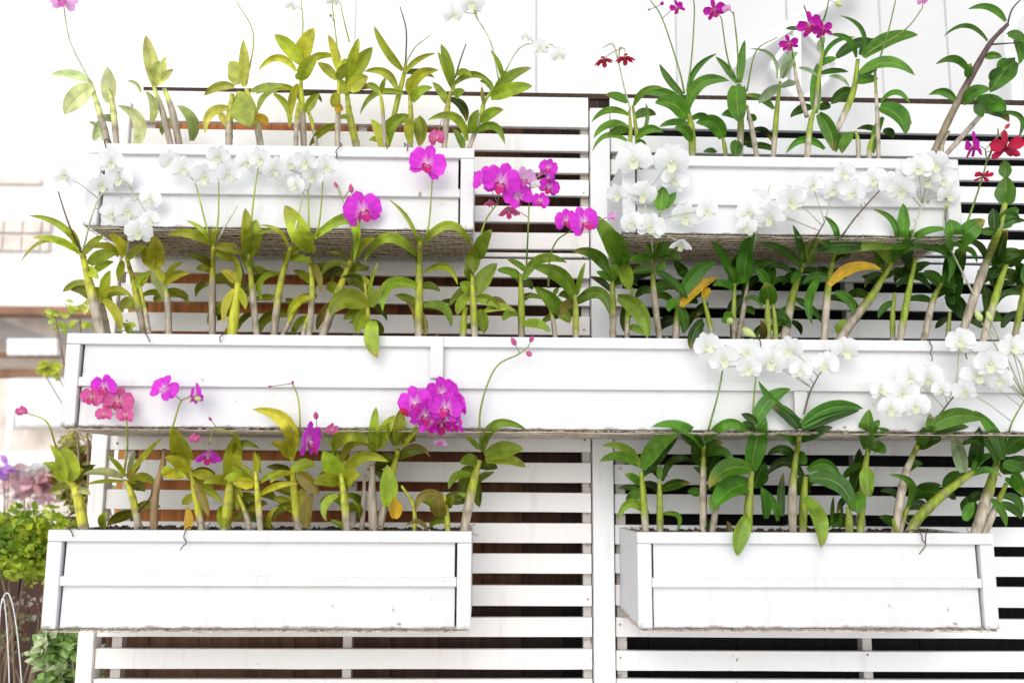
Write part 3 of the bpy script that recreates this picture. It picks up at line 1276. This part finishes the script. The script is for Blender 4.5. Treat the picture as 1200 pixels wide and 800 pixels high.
def leaf_mesh(A, T, w, bow, tint, dep, y0, dy, r, front, lab):
    (ax, ay), (tx, ty) = A, T
    dx, dyv = tx-ax, ty-ay; L = math.hypot(dx, dyv)
    px_, py_ = dyv/L, -dx/L
    if py_ > 0 or (abs(py_) < .15 and r.random() < .5): px_, py_ = -px_, -py_
    cx, cy = ax+dx*.5+px_*bow*2*L, ay+dyv*.5+py_*bow*2*L
    n, mcross = 12, 8
    roll = r.uniform(-.55, .55); fold = r.uniform(.22, .55); twist = r.uniform(-.35, .35)
    sp = []
    for i in range(n+1):
        t = i/n; a, b, c = (1-t)**2, 2*t*(1-t), t*t
        u, v = a*ax+b*cx+c*tx, a*ay+b*cy+c*ty
        y = y0+dy*math.sin(t*1.5)
        y = dep(v, y, front)
        sp.append(at(u, v, y))
    if w*SC < 7: fold *= .6
    sp_var = r.uniform(0, .12); tipy = r.uniform(.4, .95) if r.random() < .22 else 0.
    vs, cc, fs = [], [], []
    for i in range(n+1):
        t = i/n; tg = (sp[min(i+1, n)]-sp[max(i-1, 0)]).normalized()
        vw = (sp[i]-EYE).normalized()
        wd = tg.cross(vw); wd = wd.normalized() if wd.length > 1e-4 else Vector((1, 0, 0))
        nm = wd.cross(tg)
        if nm.dot(vw) > 0: nm = -nm
        q = roll+twist*(t-.5); wd2 = wd*math.cos(q)+nm*math.sin(q); nm2 = nm*math.cos(q)-wd*math.sin(q)
        pf = (t**.5)*((1-t)**.72)*1.69
        pf = max(pf, .30*(1-t*1.6)); hw = max(px2m(w, y0)*.5*pf, .0004)*(1+.03*math.sin(t*11+roll*9))
        for j in range(mcross+1):
            s_ = j/mcross*2-1
            vs.append(sp[i]+wd2*hw*s_*math.cos(fold)+nm2*hw*((abs(s_)**.8)-.3)*math.sin(fold)*1.15)
            k = 1.12-.2*t+sp_var*math.sin(t*5+roll*7)
            cc.append(lerpc(tuple(x_*k for x_ in tint), (.42, .27, .05), tipy*clamp((t-.72)/.28))+(j/mcross,))
    for i in range(n):
        for j in range(mcross):
            o = i*(mcross+1)+j; fs.append((o, o+1, o+mcross+2, o+mcross+1))
    mb = MB(); mb.add(vs, fs, cc); return mb

def petal(mb, C, Fd, U, ang, ln, wd, cup, col, col2, r, start=.06, ruf=.08, kindv=1.):
    """one tepal, growing from C at angle ang in the flower's plane (Fd faces the viewer of the flower)"""
    R_ = U.cross(Fd); a = U*math.cos(ang)+R_*math.sin(ang); s = a.cross(Fd)
    n, mm = 6, 6; vs, cc, fs = [], [], []
    ph = r.uniform(0, 6)
    for i in range(n+1):
        t = i/n; pf = max((t**.55)*((1-t)**.38)*1.42, .16*(1-t))
        for j in range(mm+1):
            q = j/mm*2-1
            h = cup*ln*(t*t*.8-.1)-.10*ln*q*q*pf*(1 if cup < 0 else -1)+ruf*ln*t*abs(q)*math.sin(ph+t*6+q*4)*.7
            vs.append(C+a*ln*(start+t*(1-start))+s*(wd*.5*q*pf)+Fd*h)
            vein = (1-.16*(j % 2)*(kindv))*(.92+.16*t)
            cc.append(tuple(x*vein for x in lerpc(col2, col, clamp(t*3.4))))
    for i in range(n):
        for j in range(mm):
            o = i*(mm+1)+j; fs.append((o, o+1, o+mm+2, o+mm+1))
    mb.add(vs, fs, cc)

def flower_mesh(C, size, kind, face, r, stalk):
    col, lip, mid = PET[kind]; k = r.uniform(.88, 1.1); col = tuple(min(.93, c*k) for c in col) if kind != 'W' else col
    view = (EYE-C).normalized(); mb = MB()
    side = view.cross(Vector((0, 0, 1))).normalized(); upv = side.cross(view)
    base = {'f': (r.uniform(-.5, .5), r.uniform(-.35, .15)), 'b': (r.uniform(2.3, 2.9)*r.choice((-1, 1)), -.3), 'l': (-1.15, -.1), 'r': (1.15, -.1),
            'd': (r.uniform(-.5, .5), -1.0), 'u': (.3, .9)}[face]
    Fd = (view*math.cos(base[0])+side*math.sin(base[0])); Fd = (Fd*math.cos(base[1])+upv*math.sin(base[1])).normalized()
    U = (upv-Fd*upv.dot(Fd)).normalized(); rl = r.uniform(-.35, .35); Rv = U.cross(Fd); U = U*math.cos(rl)+Rv*math.sin(rl)
    kv, rf = (.25, .6) if kind == 'W' else (1., 1.); h = size*.5; cup = r.uniform(-.12, .22)
    if face == 'd': cup = .75
    narrow = .62 if kind in 'XRM' else .95
    for a, ln, w in ((0, 1., narrow*.78), (2.2, .95, narrow*.74), (-2.2, .95, narrow*.74)):
        petal(mb, C-Fd*.002, Fd, U, a+r.uniform(-.1, .1), h*ln, h*w*1.05, cup*.7-.06, tuple(c*.94 for c in col), mid, r, kindv=kv)
    pw = .95 if kind in 'XRM' else 1.5
    for a in (1.22, -1.22): petal(mb, C+Fd*.001, Fd, U, a+r.uniform(-.12, .12), h*1.0, h*pw, cup, col, mid, r, ruf=.12*rf, kindv=kv)
    # lip: a small scoop with side lobes, and the column above it
    dn = -U
    petal(mb, C+Fd*h*.05, (Fd*.75+U*.5).normalized(), (dn*.75+Fd*.5).normalized(), 0, h*.72, h*.6, .25, lip, mid, r, ruf=.16*rf, kindv=kv)
    for a in (.9, -.9): petal(mb, C+Fd*h*.05, Fd, dn, a, h*.34, h*.3, .7, lip, mid, r, kindv=kv)
    mb.tube([C, C+Fd*h*.13+U*h*.03, C+Fd*h*.22-U*h*.03], [h*.07, h*.085, h*.05], mid, 6)
    if stalk is not None:
        p = C-Fd*h*.12
        mb.tube([C-Fd*.001, p, p.lerp(stalk, .5)+Vector((0, 0, .004)), stalk], [h*.05, .0011, .0009, .0009], lerpc(col, (.35, .40, .12), .6), 5)
    return mb

def bud_mesh(C, size, kind, r, stalk):
    col = (.62, .70, .28) if kind == 'G' else tuple(c*.9 for c in PET[kind][0])
    ax = (C-stalk) if stalk is not None else Vector((0, 0, -1)); ax = (ax.normalized() if ax.length > .004 else Vector((.2, 0, 1))).normalized()
    mb = MB(); pts = [C+ax*size*(t-.5) for t in (0, .12, .35, .6, .85, 1)]
    mb.tube(pts, [size*k for k in (.08, .2, .27, .24, .12, .02)], [lerpc(col, (.45, .5, .2), .35)]*2+[col]*4, 8)
    if stalk is not None: mb.tube([pts[0], pts[0].lerp(stalk, .5), stalk], .0009, (.34, .40, .12), 5)
    return mb

def orchid(block, idx):
    r = random.Random(100+idx)
    head = block[0]; spec, label = head.split(' | '); row, crop, y0 = spec.split(); y0 = float(y0)
    ox, oy = CX[int(crop[1])-1], CROPS[crop[0]]
    def P(s): x, y = s.split(','); return (ox+float(x)*SC, oy+float(y)*SC)
    dep = Depth(row, y0); canes, leaves, spikes = [], [], []
    for ln in block[1:]:
        q = ln.split()
        if q[0] == 'c':
            brown = q[-1] if q[-1] in 'bk' else ''; pts = [P(x) for x in (q[3:-1] if brown else q[3:])]; canes.append((float(q[1]), float(q[2]), pts, brown))
        elif q[0] == 'l': leaves.append((P(q[1]), P(q[2]), float(q[3]), float(q[4]), q[5] if len(q) > 5 else ''))
        elif q[0] == 's': spikes.append((q[1], [P(x) for x in q[2:]], []))
        elif q[0] in 'fb': spikes[-1][2].append((q[0], q[1], P(q[2]), float(q[3]), q[4] if len(q) > 4 else 'f'))
    b0 = canes[0][2][0]
    base = at(b0[0], b0[1], y0)
    root = thing('orchid_plant', base, label, 'orchid', 'orchids growing in the white planters')
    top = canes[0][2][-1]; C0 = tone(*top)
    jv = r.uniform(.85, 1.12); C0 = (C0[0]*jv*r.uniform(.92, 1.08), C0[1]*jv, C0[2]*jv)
    for w, pf, pts, brown in canes:
        yo = r.uniform(-.018, .018); n = 22
        uv = smooth(pts, n); P3 = [at(u, v, dep(v, y0+yo)) for u, v in uv]
        ra = px2m(w, y0)*.5; rad, col = [], []
        wood = lerpc((.52, .45, .35), (.30, .24, .18), r.random()*.7)
        live = lerpc(tuple(c*1.25 for c in C0), (.42, .36, .03), .45)
        if brown == 'b': live = (.30, .19, .09)
        if brown == 'k': live, wood = (.10, .055, .05), (.24, .19, .12)
        for i in range(n+1):
            t = i/n; node = abs((t*5.5+yo*20) % 1-.5)*2
            rad.append(ra*(.80+.24*math.sin(min(1, t*1.25)*math.pi))*(1.06 if node > .82 else .97)*(1-.32*t))
            k = clamp((t-pf)*9+.5+r.uniform(-.15, .15)); c = lerpc(wood, live, k)
            if node > .86: c = lerpc(c, (.22, .17, .10), .55)
            col.append(c)
        mb = MB(); mb.tube(P3, rad, col, 9); mb.build('cane', 'cane', root, True)
    for A, T, w, bow, tg in leaves:
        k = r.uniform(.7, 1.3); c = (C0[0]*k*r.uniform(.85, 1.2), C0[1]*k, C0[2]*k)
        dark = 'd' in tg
        if 'y' in tg: c = (.72, .44, .025)
        elif 'b' in tg: c = lerpc((.20, .095, .03), C0, .3)
        elif 'l' in tg: c = lerpc(C0, (.33, .46, .05), .6)
        elif 'p' in tg: c = lerpc(C0, (.48, .52, .36), .5)
        elif dark: c = tuple(x*.45 for x in c)  # rearward leaves darkened, the shade among them put into the tint
        F_ = 'F' in tg
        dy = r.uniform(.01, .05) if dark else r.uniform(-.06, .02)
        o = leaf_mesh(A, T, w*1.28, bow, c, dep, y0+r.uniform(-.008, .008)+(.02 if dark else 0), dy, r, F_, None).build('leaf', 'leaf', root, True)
        if 'y' in tg: o['label'] = 'yellow dying leaf'
        elif 'b' in tg: o['label'] = 'dry brown leaf'
    # the smaller leaves lower on the canes, mostly behind, shade put in their tint
    for q in range({'A': 1, 'B': 4, 'C': 4}[row]):
        w_, pf, pts, brown = r.choice(canes)
        if brown or w_ < 22: continue
        u, v = smooth(pts, 20)[int(20*r.uniform(.3, .9))]; sd = r.choice((-1, 1)); ln_ = r.uniform(24, 44)
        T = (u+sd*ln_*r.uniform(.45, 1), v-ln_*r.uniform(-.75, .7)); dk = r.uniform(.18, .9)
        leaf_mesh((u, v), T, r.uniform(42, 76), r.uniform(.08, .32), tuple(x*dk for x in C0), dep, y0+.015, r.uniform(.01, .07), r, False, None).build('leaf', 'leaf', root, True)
    for kind, pts, items in spikes:
        n = 6*len(pts); uv = smooth(pts, n)
        P3 = []
        for i, (u, v) in enumerate(uv):
            y = y0-(.035 if row == 'A' else .10)*clamp(i/n*1.2); P3.append(at(u, v, dep(v, y)))
        c = {'g': lerpc(C0, (.24, .27, .05), .5), 'b': (.11, .075, .05), 'w': (.50, .52, .34)}[kind]
        mb = MB(); mb.tube(P3, [lerp(.0021, .0012, i/n) for i in range(n+1)], c, 6)
        so_ = mb.build('flower_spike', 'cane', root, True)
        for typ, k, (u, v), sz, face in items:
            y = dep(v, y0-.05-(.06 if row != 'A' else .0))-r.uniform(.004, .05 if k == 'W' else .03)
            Cc = at(u, v, y); s = px2m(sz, y)
            near = min(P3, key=lambda p: (p-Cc).length)
            if typ == 'f': flower_mesh(Cc, s*(1.14 if k == 'W' else 1.5 if k == 'R' else 1.2), k, face, r, near).build('flower', 'white_petal' if k == 'W' else 'petal', so_, True)
            else: bud_mesh(Cc, s, k, r, near).build('bud', 'petal', so_, True)
    # wiry roots at the foot
    for q in range(2):
        p = base+Vector((r.uniform(-.02, .02), -.01, .0)); rim_v = RIM[row][0] if row != 'A' else (172 if ox < 600 else 183)
        z = at(600, rim_v, -.25).z
        p.z = z-.014; pts = [p]
        for i in range(6): pts.append(pts[-1]+Vector((r.uniform(-.01, .01), r.uniform(-.008, .008), r.uniform(-.003, .009))))
        mb = MB(); mb.tube(pts, .0012, (1, 1, 1), 5); mb.build('root', 'root', root, True)
    if r.random() < .28:                                         # an old root hanging over the rim
        zr = at(600, rim_v, -.25).z; x = base.x+r.uniform(-.02, .02); lo, hi = {'A': (-.74, -.06) if ox < 600 else (.28, .88), 'B': (-.75, 1.5), 'C': (-.76, -.06) if ox < 600 else (.30, .90)}[row]; x = clamp(x, lo, hi); pts = [Vector((x, -.205, zr-.004)), Vector((x+.002, -.236, zr+.003)), Vector((x+.003, -.2575, zr+.001))]
        for i in range(r.choice((2, 3, 5))): pts.append(Vector((pts[-1].x+r.uniform(-.007, .007), -.2605-r.uniform(0, .004), pts[-1].z-r.uniform(.004, .010))))
        mb = MB(); mb.tube([Vector(p) for p in smooth([tuple(p) for p in pts], 18)], .0011, (1, 1, 1), 5); mb.build('root', 'oldroot', root, True)
    return root

blocks, cur = [], None
for ln in SPEC.strip().split('\n'):
    if ln[0] == '@': cur = [ln[2:]]; blocks.append(cur)
    else: cur.append(ln)
for i, bl in enumerate(blocks): orchid(bl, i)
# ------------------------------------------------------------------ what stands behind and beside the fence
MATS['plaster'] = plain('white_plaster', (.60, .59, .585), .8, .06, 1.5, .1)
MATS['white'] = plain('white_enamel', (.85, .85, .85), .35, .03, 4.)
MATS['brown'] = plain('brown_timber', (.30, .15, .085), .7, .45, 5., .3)
MATS['pink'] = plain('faded_brick_paint', (.72, .62, .55), .8, .2, 9., .2)
MATS['cloth'] = plain('white_canvas', (.84, .84, .83), .9, .04, 6., .2)
MATS['dark'] = plain('shop_interior', (.12, .07, .05), .9, .3, 3.)

# white panelled house wall behind the fence
YW = 1.9
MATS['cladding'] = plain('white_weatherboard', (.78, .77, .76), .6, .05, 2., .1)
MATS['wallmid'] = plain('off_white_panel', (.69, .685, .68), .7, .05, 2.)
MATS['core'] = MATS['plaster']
w = thing('house_wall', (1.5, YW, 0), 'pale wall of wide white panels rising above the slatted fence', 'wall')
b = MB(); x = -1.55
for wd in (.95, .8, .62, .5, .42, .3, .55, .8, .9, 1.0):
    dz = rng.uniform(-.0015, .0015)
    b = MB(); b.box(x, x+wd-.003, YW+dz, YW+.06, 0, 5.2); b.build('wall_panel', 'white' if x < -.9 else 'wallmid' if x < .2 else 'plaster', w, bevel=.003); x += wd  # panels whiter to the left, the glare's whitening put into the paint
b = MB(); b.box(-1.5, x, YW+.061, YW+.1, 0, 5.1); b.build('wall_core', 'plaster', w)
b = MB(); b.box(-1.55, x, YW-.05, YW+.05, 5.2, 5.32); b.build('coping', 'white', w, bevel=.01)
def brace(p, q, width, name, par, mat='white', y=YW-.05, th=.05):
    A, B = at(*p, y), at(*q, y); d = (B-A).normalized(); s = Vector((-d.z, 0, d.x))*width/2; b = MB()
    vs = [A-s, B-s, B+s, A+s]; vs2 = [v+Vector((0, th, 0)) for v in vs]
    b.add(vs+vs2, [(0, 1, 2, 3), (7, 6, 5, 4), (0, 4, 5, 1), (1, 5, 6, 2), (2, 6, 7, 3), (3, 7, 4, 0)])
    return b.build(name, mat, par, bevel=.006)
A = at(965, 75, YW-.1)
br = thing('steel_truss', A, 'white steel truss with a slanting strut against the house wall', 'truss')
for p, q, wdt in (((855, 75), (1010, -25), .05), ((935, 20), (935, 118), .03), ((905, 75), (940, 30), .022), ((940, 30), (985, 75), .022), ((905, 75), (940, 120), .022), ((940, 120), (985, 75), .022)):
    brace(p, q, wdt, 'strut', br, y=YW-.1-(.02 if wdt == .05 else 0)-(.03 if wdt == .03 else 0))
pp = [at(u, v, YW-.12) for u, v in smooth([(1212, 10), (1188, 25), (1183, 60), (1190, 95), (1192, 140), (1192, 420)], 26)]
mb = MB(); mb.tube(pp, .022, n=12)
o = mb.build('drain_pipe', 'white', None, True, base=pp[-1]); tag(o, 'curved pale drain pipe on the house wall at the right edge', 'pipe')

# the shop across the lane, seen past the fence's left end
YS = 4.2
def S(u, v, y=YS): return at(u, v, y)
shop = thing('shop_building', (S(60, 500).x, YS, 0), 'pale shop front with a brown shaded opening left of the fence', 'shop')
x0, x1 = -7.5, S(150, 300).x+.15
zt = S(60, 362).z; 
b = MB(); b.box(x0, x1, YS+.02, YS+.2, zt, 5.6); zz = zt
while zz < 5.5:
    b.box(x0, x1, YS+.006, YS+.019, zz, zz+.198, tilt=.006); zz += .2
b.build('wall', 'cladding', shop)
for k, (va, vb) in enumerate(((258, 272), (277, 293))):
    b = MB(); xx = x0+.01
    za, zb2 = S(30, vb, YS-.03).z, S(30, va, YS-.03).z
    xe = S(58, 270, YS-.03).x
    while xx < xe:
        b.box(xx, min(xx+.115, xe), YS-.03, YS-.001, za, zb2); xx += .125
    b.build('brick_band', 'pink', shop)
b = MB(); b.box(x0, S(50, 212).x, YS-.03, YS-.001, S(30, 215, YS-.03).z, S(30, 209, YS-.03).z); b.build('ledge', 'pink', shop)
b = MB(); b.box(x0, x1, YS-.16, YS-.001, S(60, 368, YS-.16).z, S(60, 359, YS-.16).z); b.build('lintel', 'brown', shop)
b = MB(); b.box(x0, x1, YS+1.6, YS+1.7, 0, zt+.1); b.build('back_wall', 'pink', shop)
b = MB(); b.box(x0, x1, YS+.201, YS+1.6, zt, zt+.05); b.build('ceiling', 'plaster', shop)
for i, (va, vb, ue, mat, yo) in enumerate(((432, 441, 52, 'brown', .1), (413, 417, 62, 'brown', .5), (424, 427, 60, 'pink', .7))):
    b = MB(); b.box(x0, S(ue, 430, YS+yo).x, YS+yo, YS+yo+.12, S(30, vb, YS+yo).z, S(30, va, YS+yo).z); b.build('shelf', mat, shop)
b = MB(); b.box(S(-25, 480).x, S(10, 480).x, YS, YS+.12, 0, S(0, 438).z-.03); b.build('pillar', 'pink', shop)
b = MB(); b.box(S(11, 480).x, S(18, 480).x, YS-.02, YS+.1, 0, S(0, 438).z-.03); b.build('door_jamb', 'white', shop)
o = MB(); A, B = S(-5, 372, YS+.3), S(64, 398, YS+.3)
o.add([A, B, B+Vector((0, 0, .1)), A+Vector((0, 0, .1))]+[p+Vector((0, .05, 0)) for p in (A, B, B+Vector((0, 0, .1)), A+Vector((0, 0, .1)))], [(0, 1, 2, 3), (7, 6, 5, 4), (0, 4, 5, 1), (1, 5, 6, 2), (2, 6, 7, 3), (3, 7, 4, 0)])
o.build('slanting_board', 'pink', shop)
def sheet(name, u0, u1, v0, v1, y, label, cat, mat='cloth', th=.03):
    nx, nz = 14, 8; vs = []; fs = []
    for k in (0, 1):
        for j in range(nz+1):
            for i in range(nx+1):
                p = at(lerp(u0, u1, i/nx), lerp(v1, v0, j/nz), y); p.y = y+.015*math.sin(i*1.9)*(1-j/nz)+k*th; vs.append(p)
    m_ = (nx+1)*(nz+1)
    for j in range(nz):
        for i in range(nx):
            a = j*(nx+1)+i; fs += [(a, a+1, a+nx+2, a+nx+1), (m_+a, m_+a+nx+1, m_+a+nx+2, m_+a+1)]
    for j in range(nz):
        for i in (0, nx): a = j*(nx+1)+i; fs.append((a, a+nx+1, m_+a+nx+1, m_+a))
    for i in range(nx):
        for j in (0, nz): a = j*(nx+1)+i; fs.append((a, m_+a, m_+a+1, a+1))
    mb = MB(); mb.add(vs, fs); o = mb.build(name, mat, None, True, base=at((u0+u1)/2, v1, y)); return tag(o, label, cat)
sheet('cloth_banner', 8, 66, 396, 416, YS-.25, 'small white cloth valance hanging inside the brown shop opening', 'banner')
sheet('canvas_screen', 18, 140, 442, 500, YS-.4, 'bright white canvas screen hung beside the middle planter', 'screen')
b = MB(); p0, p1 = at(14, 529, YS-.2), at(120, 499, YS-.2)
bx = thing('brick_plinth', (p0.x, YS-.1, 0), 'low brick brown counter below the white canvas screen', 'counter')
b.box(p0.x, p1.x, YS-.25, YS+.1, 0, p1.z-.03); b.build('counter_body', 'pink', bx)
b = MB(); b.box(p0.x-.02, p1.x+.02, YS-.3, YS+.1, p0.z-.09, p0.z); b.build('white_ledge', 'white', bx, bevel=.005)

# plants beside the fence
def leafcloud(cx, cy, cz, sx, sy, sz, n, size, cols, r, shape=None):
    mb = MB()
    clumps = [(r.gauss(0, .42), r.gauss(0, .42), r.gauss(0, .42), r.choice(cols)) for _ in range(max(6, n//28))]
    for i in range(n):
        a, b_, c_, col = r.choice(clumps)
        p = Vector((cx+sx*(a+r.gauss(0, .16)), cy+sy*(b_+r.gauss(0, .16)), cz+sz*(c_+r.gauss(0, .16))))
        d = Vector((r.gauss(0, 1), r.gauss(0, 1)-.4, r.gauss(0, .7)+.1)).normalized(); q = Vector((r.gauss(0, 1), r.gauss(0, 1), r.gauss(0, 1))).cross(d).normalized(); nn = d.cross(q)
        L = size*r.uniform(.6, 1.3); W = L*r.uniform(.28, .4); k = r.uniform(.75, 1.25); cc = tuple(x*k for x in col)
        vs = [p, p+d*L*.35+q*W+nn*W*.25, p+d*L*.4-nn*W*.1, p+d*L*.35-q*W+nn*W*.25, p+d*L*.75+q*W*.6, p+d*L*.75-q*W*.6, p+d*L-nn*L*.1]
        mb.add(vs, [(0, 1, 2), (0, 2, 3), (1, 4, 6, 2), (2, 6, 5, 3)], cc)
    return mb
rb = random.Random(5)
def shrub(name, u, v, y, sz, n, size, cols, label, cat, stems=6, foot=0., spread=1., sx0=0.):
    c = at(u, v, y); t = thing(name, (c.x, y, foot), label, cat)
    leafcloud(c.x, y, c.z, *sz, n, size, cols, rb).build('foliage', 'bush', t)
    for i in range(stems):
        pts = [Vector((c.x+sx0+rb.gauss(0, .03)*spread, y+rb.gauss(0, .03)*spread, foot))]
        tgt = Vector((c.x+rb.uniform(-.8, .8)*sz[0], y+rb.uniform(-.6, .6)*sz[1], c.z+rb.uniform(-.2, .5)*sz[2]))
        for k in range(1, 7): q = pts[0].lerp(tgt, (k/6)**4); q.z = lerp(foot, tgt.z, k/6); pts.append(q+Vector((rb.gauss(0, .01), rb.gauss(0, .01), 0))*spread)
        mb = MB(); mb.tube(pts, [lerp(.006, .002, k/6) for k in range(7)], (.24, .17, .10), 6); mb.build('stem', 'cane', t, True)
    return t
# brown timber screen behind the bushes
b = MB(); xx = at(-160, 700, 1.0).x
sc_ = thing('timber_screen', (at(30, 700, 1.0).x, 1.0, 0), 'dark brown timber screen behind the bushes left of the fence', 'screen')
b2 = MB()
while xx < at(112, 700, 1.0).x:
    b2.box(xx, xx+.09, 1.0, 1.03, 0, at(30, 612, 1.0).z+rng.uniform(-.02, .02)); xx += .094
b2.build('board_panel', plain('dark_timber', (.05, .02, .011), .8, .4, 8., .3), sc_)
shrub('leafy_bush', 22, 640, .55, (.16, .16, .085), 3400, .021, [(.38, .52, .03), (.48, .58, .04), (.20, .34, .03), (.52, .58, .06)], 'sunlit yellow green bush at the left edge beside the lower left planter', 'bush', 7)
shrub('variegated_plant', 78, 772, .30, (.055, .07, .07), 900, .028, [(.34, .50, .16), (.56, .64, .36), (.24, .38, .10)], 'pale variegated plant beneath the left end of the lower left planter', 'plant', 5)
shrub('small_leaved_shrub', 25, 735, .75, (.15, .12, .13), 260, .016, [(.62, .55, .48), (.70, .68, .62), (.30, .34, .14), (.20, .09, .05)], 'sparse shrub with whitish leaves against the dark timber screen', 'shrub', 4)
shrub('yellowing_shrub', 92, 560, .70, (.075, .08, .12), 900, .03, [(.42, .42, .08), (.55, .50, .18), (.30, .30, .06), (.28, .13, .05)], 'loose yellowing shrub between the left post and the white canvas', 'shrub', 3, 0., .5, .02)
shrub('lime_climber', 82, 372, .35, (.075, .03, .04), 46, .024, [(.62, .68, .10), (.50, .62, .08)], 'lime green climber peeping over the left end of the middle planter', 'climber', 2, 0., .2, .10)
shrub('lime_seedling', 62, 434, 1.2, (.06, .04, .03), 22, .045, [(.62, .68, .08)], 'lime leaves beside the brown rail of the shop', 'plant', 2, 0., .3, .35)
shrub('pink_flowering_plant', 40, 566, 2.4, (.20, .15, .075), 520, .05, [(.74, .48, .52), (.80, .70, .68), (.66, .36, .36), (.45, .50, .22), (.78, .76, .72)], 'blurred pink flowering plant behind the sunlit bush', 'plant', 5)
shrub('violet_flowering_plant', 6, 552, 2.2, (.02, .04, .04), 34, .04, [(.56, .26, .70), (.66, .40, .74)], 'violet flowers at the left edge before the shop pillar', 'flower', 3)
# white wire hoops
hoop = thing('wire_hoops', at(18, 900, .35), 'thin white bent wire hoops in front of the dark timber screen', 'wire')
for u0_, u1_, vt in ((-14, 30, 694), (-6, 13, 700)):
    pts = [at(lerp(u0_, u1_, k/20), 960-(960-vt)*math.sin(math.pi*clamp(k/20, .0, 1))**.45, .35+.002*u0_) for k in range(21)]
    mb = MB(); mb.tube(pts, .0013, n=6); mb.build('hoop', 'white', hoop, True)
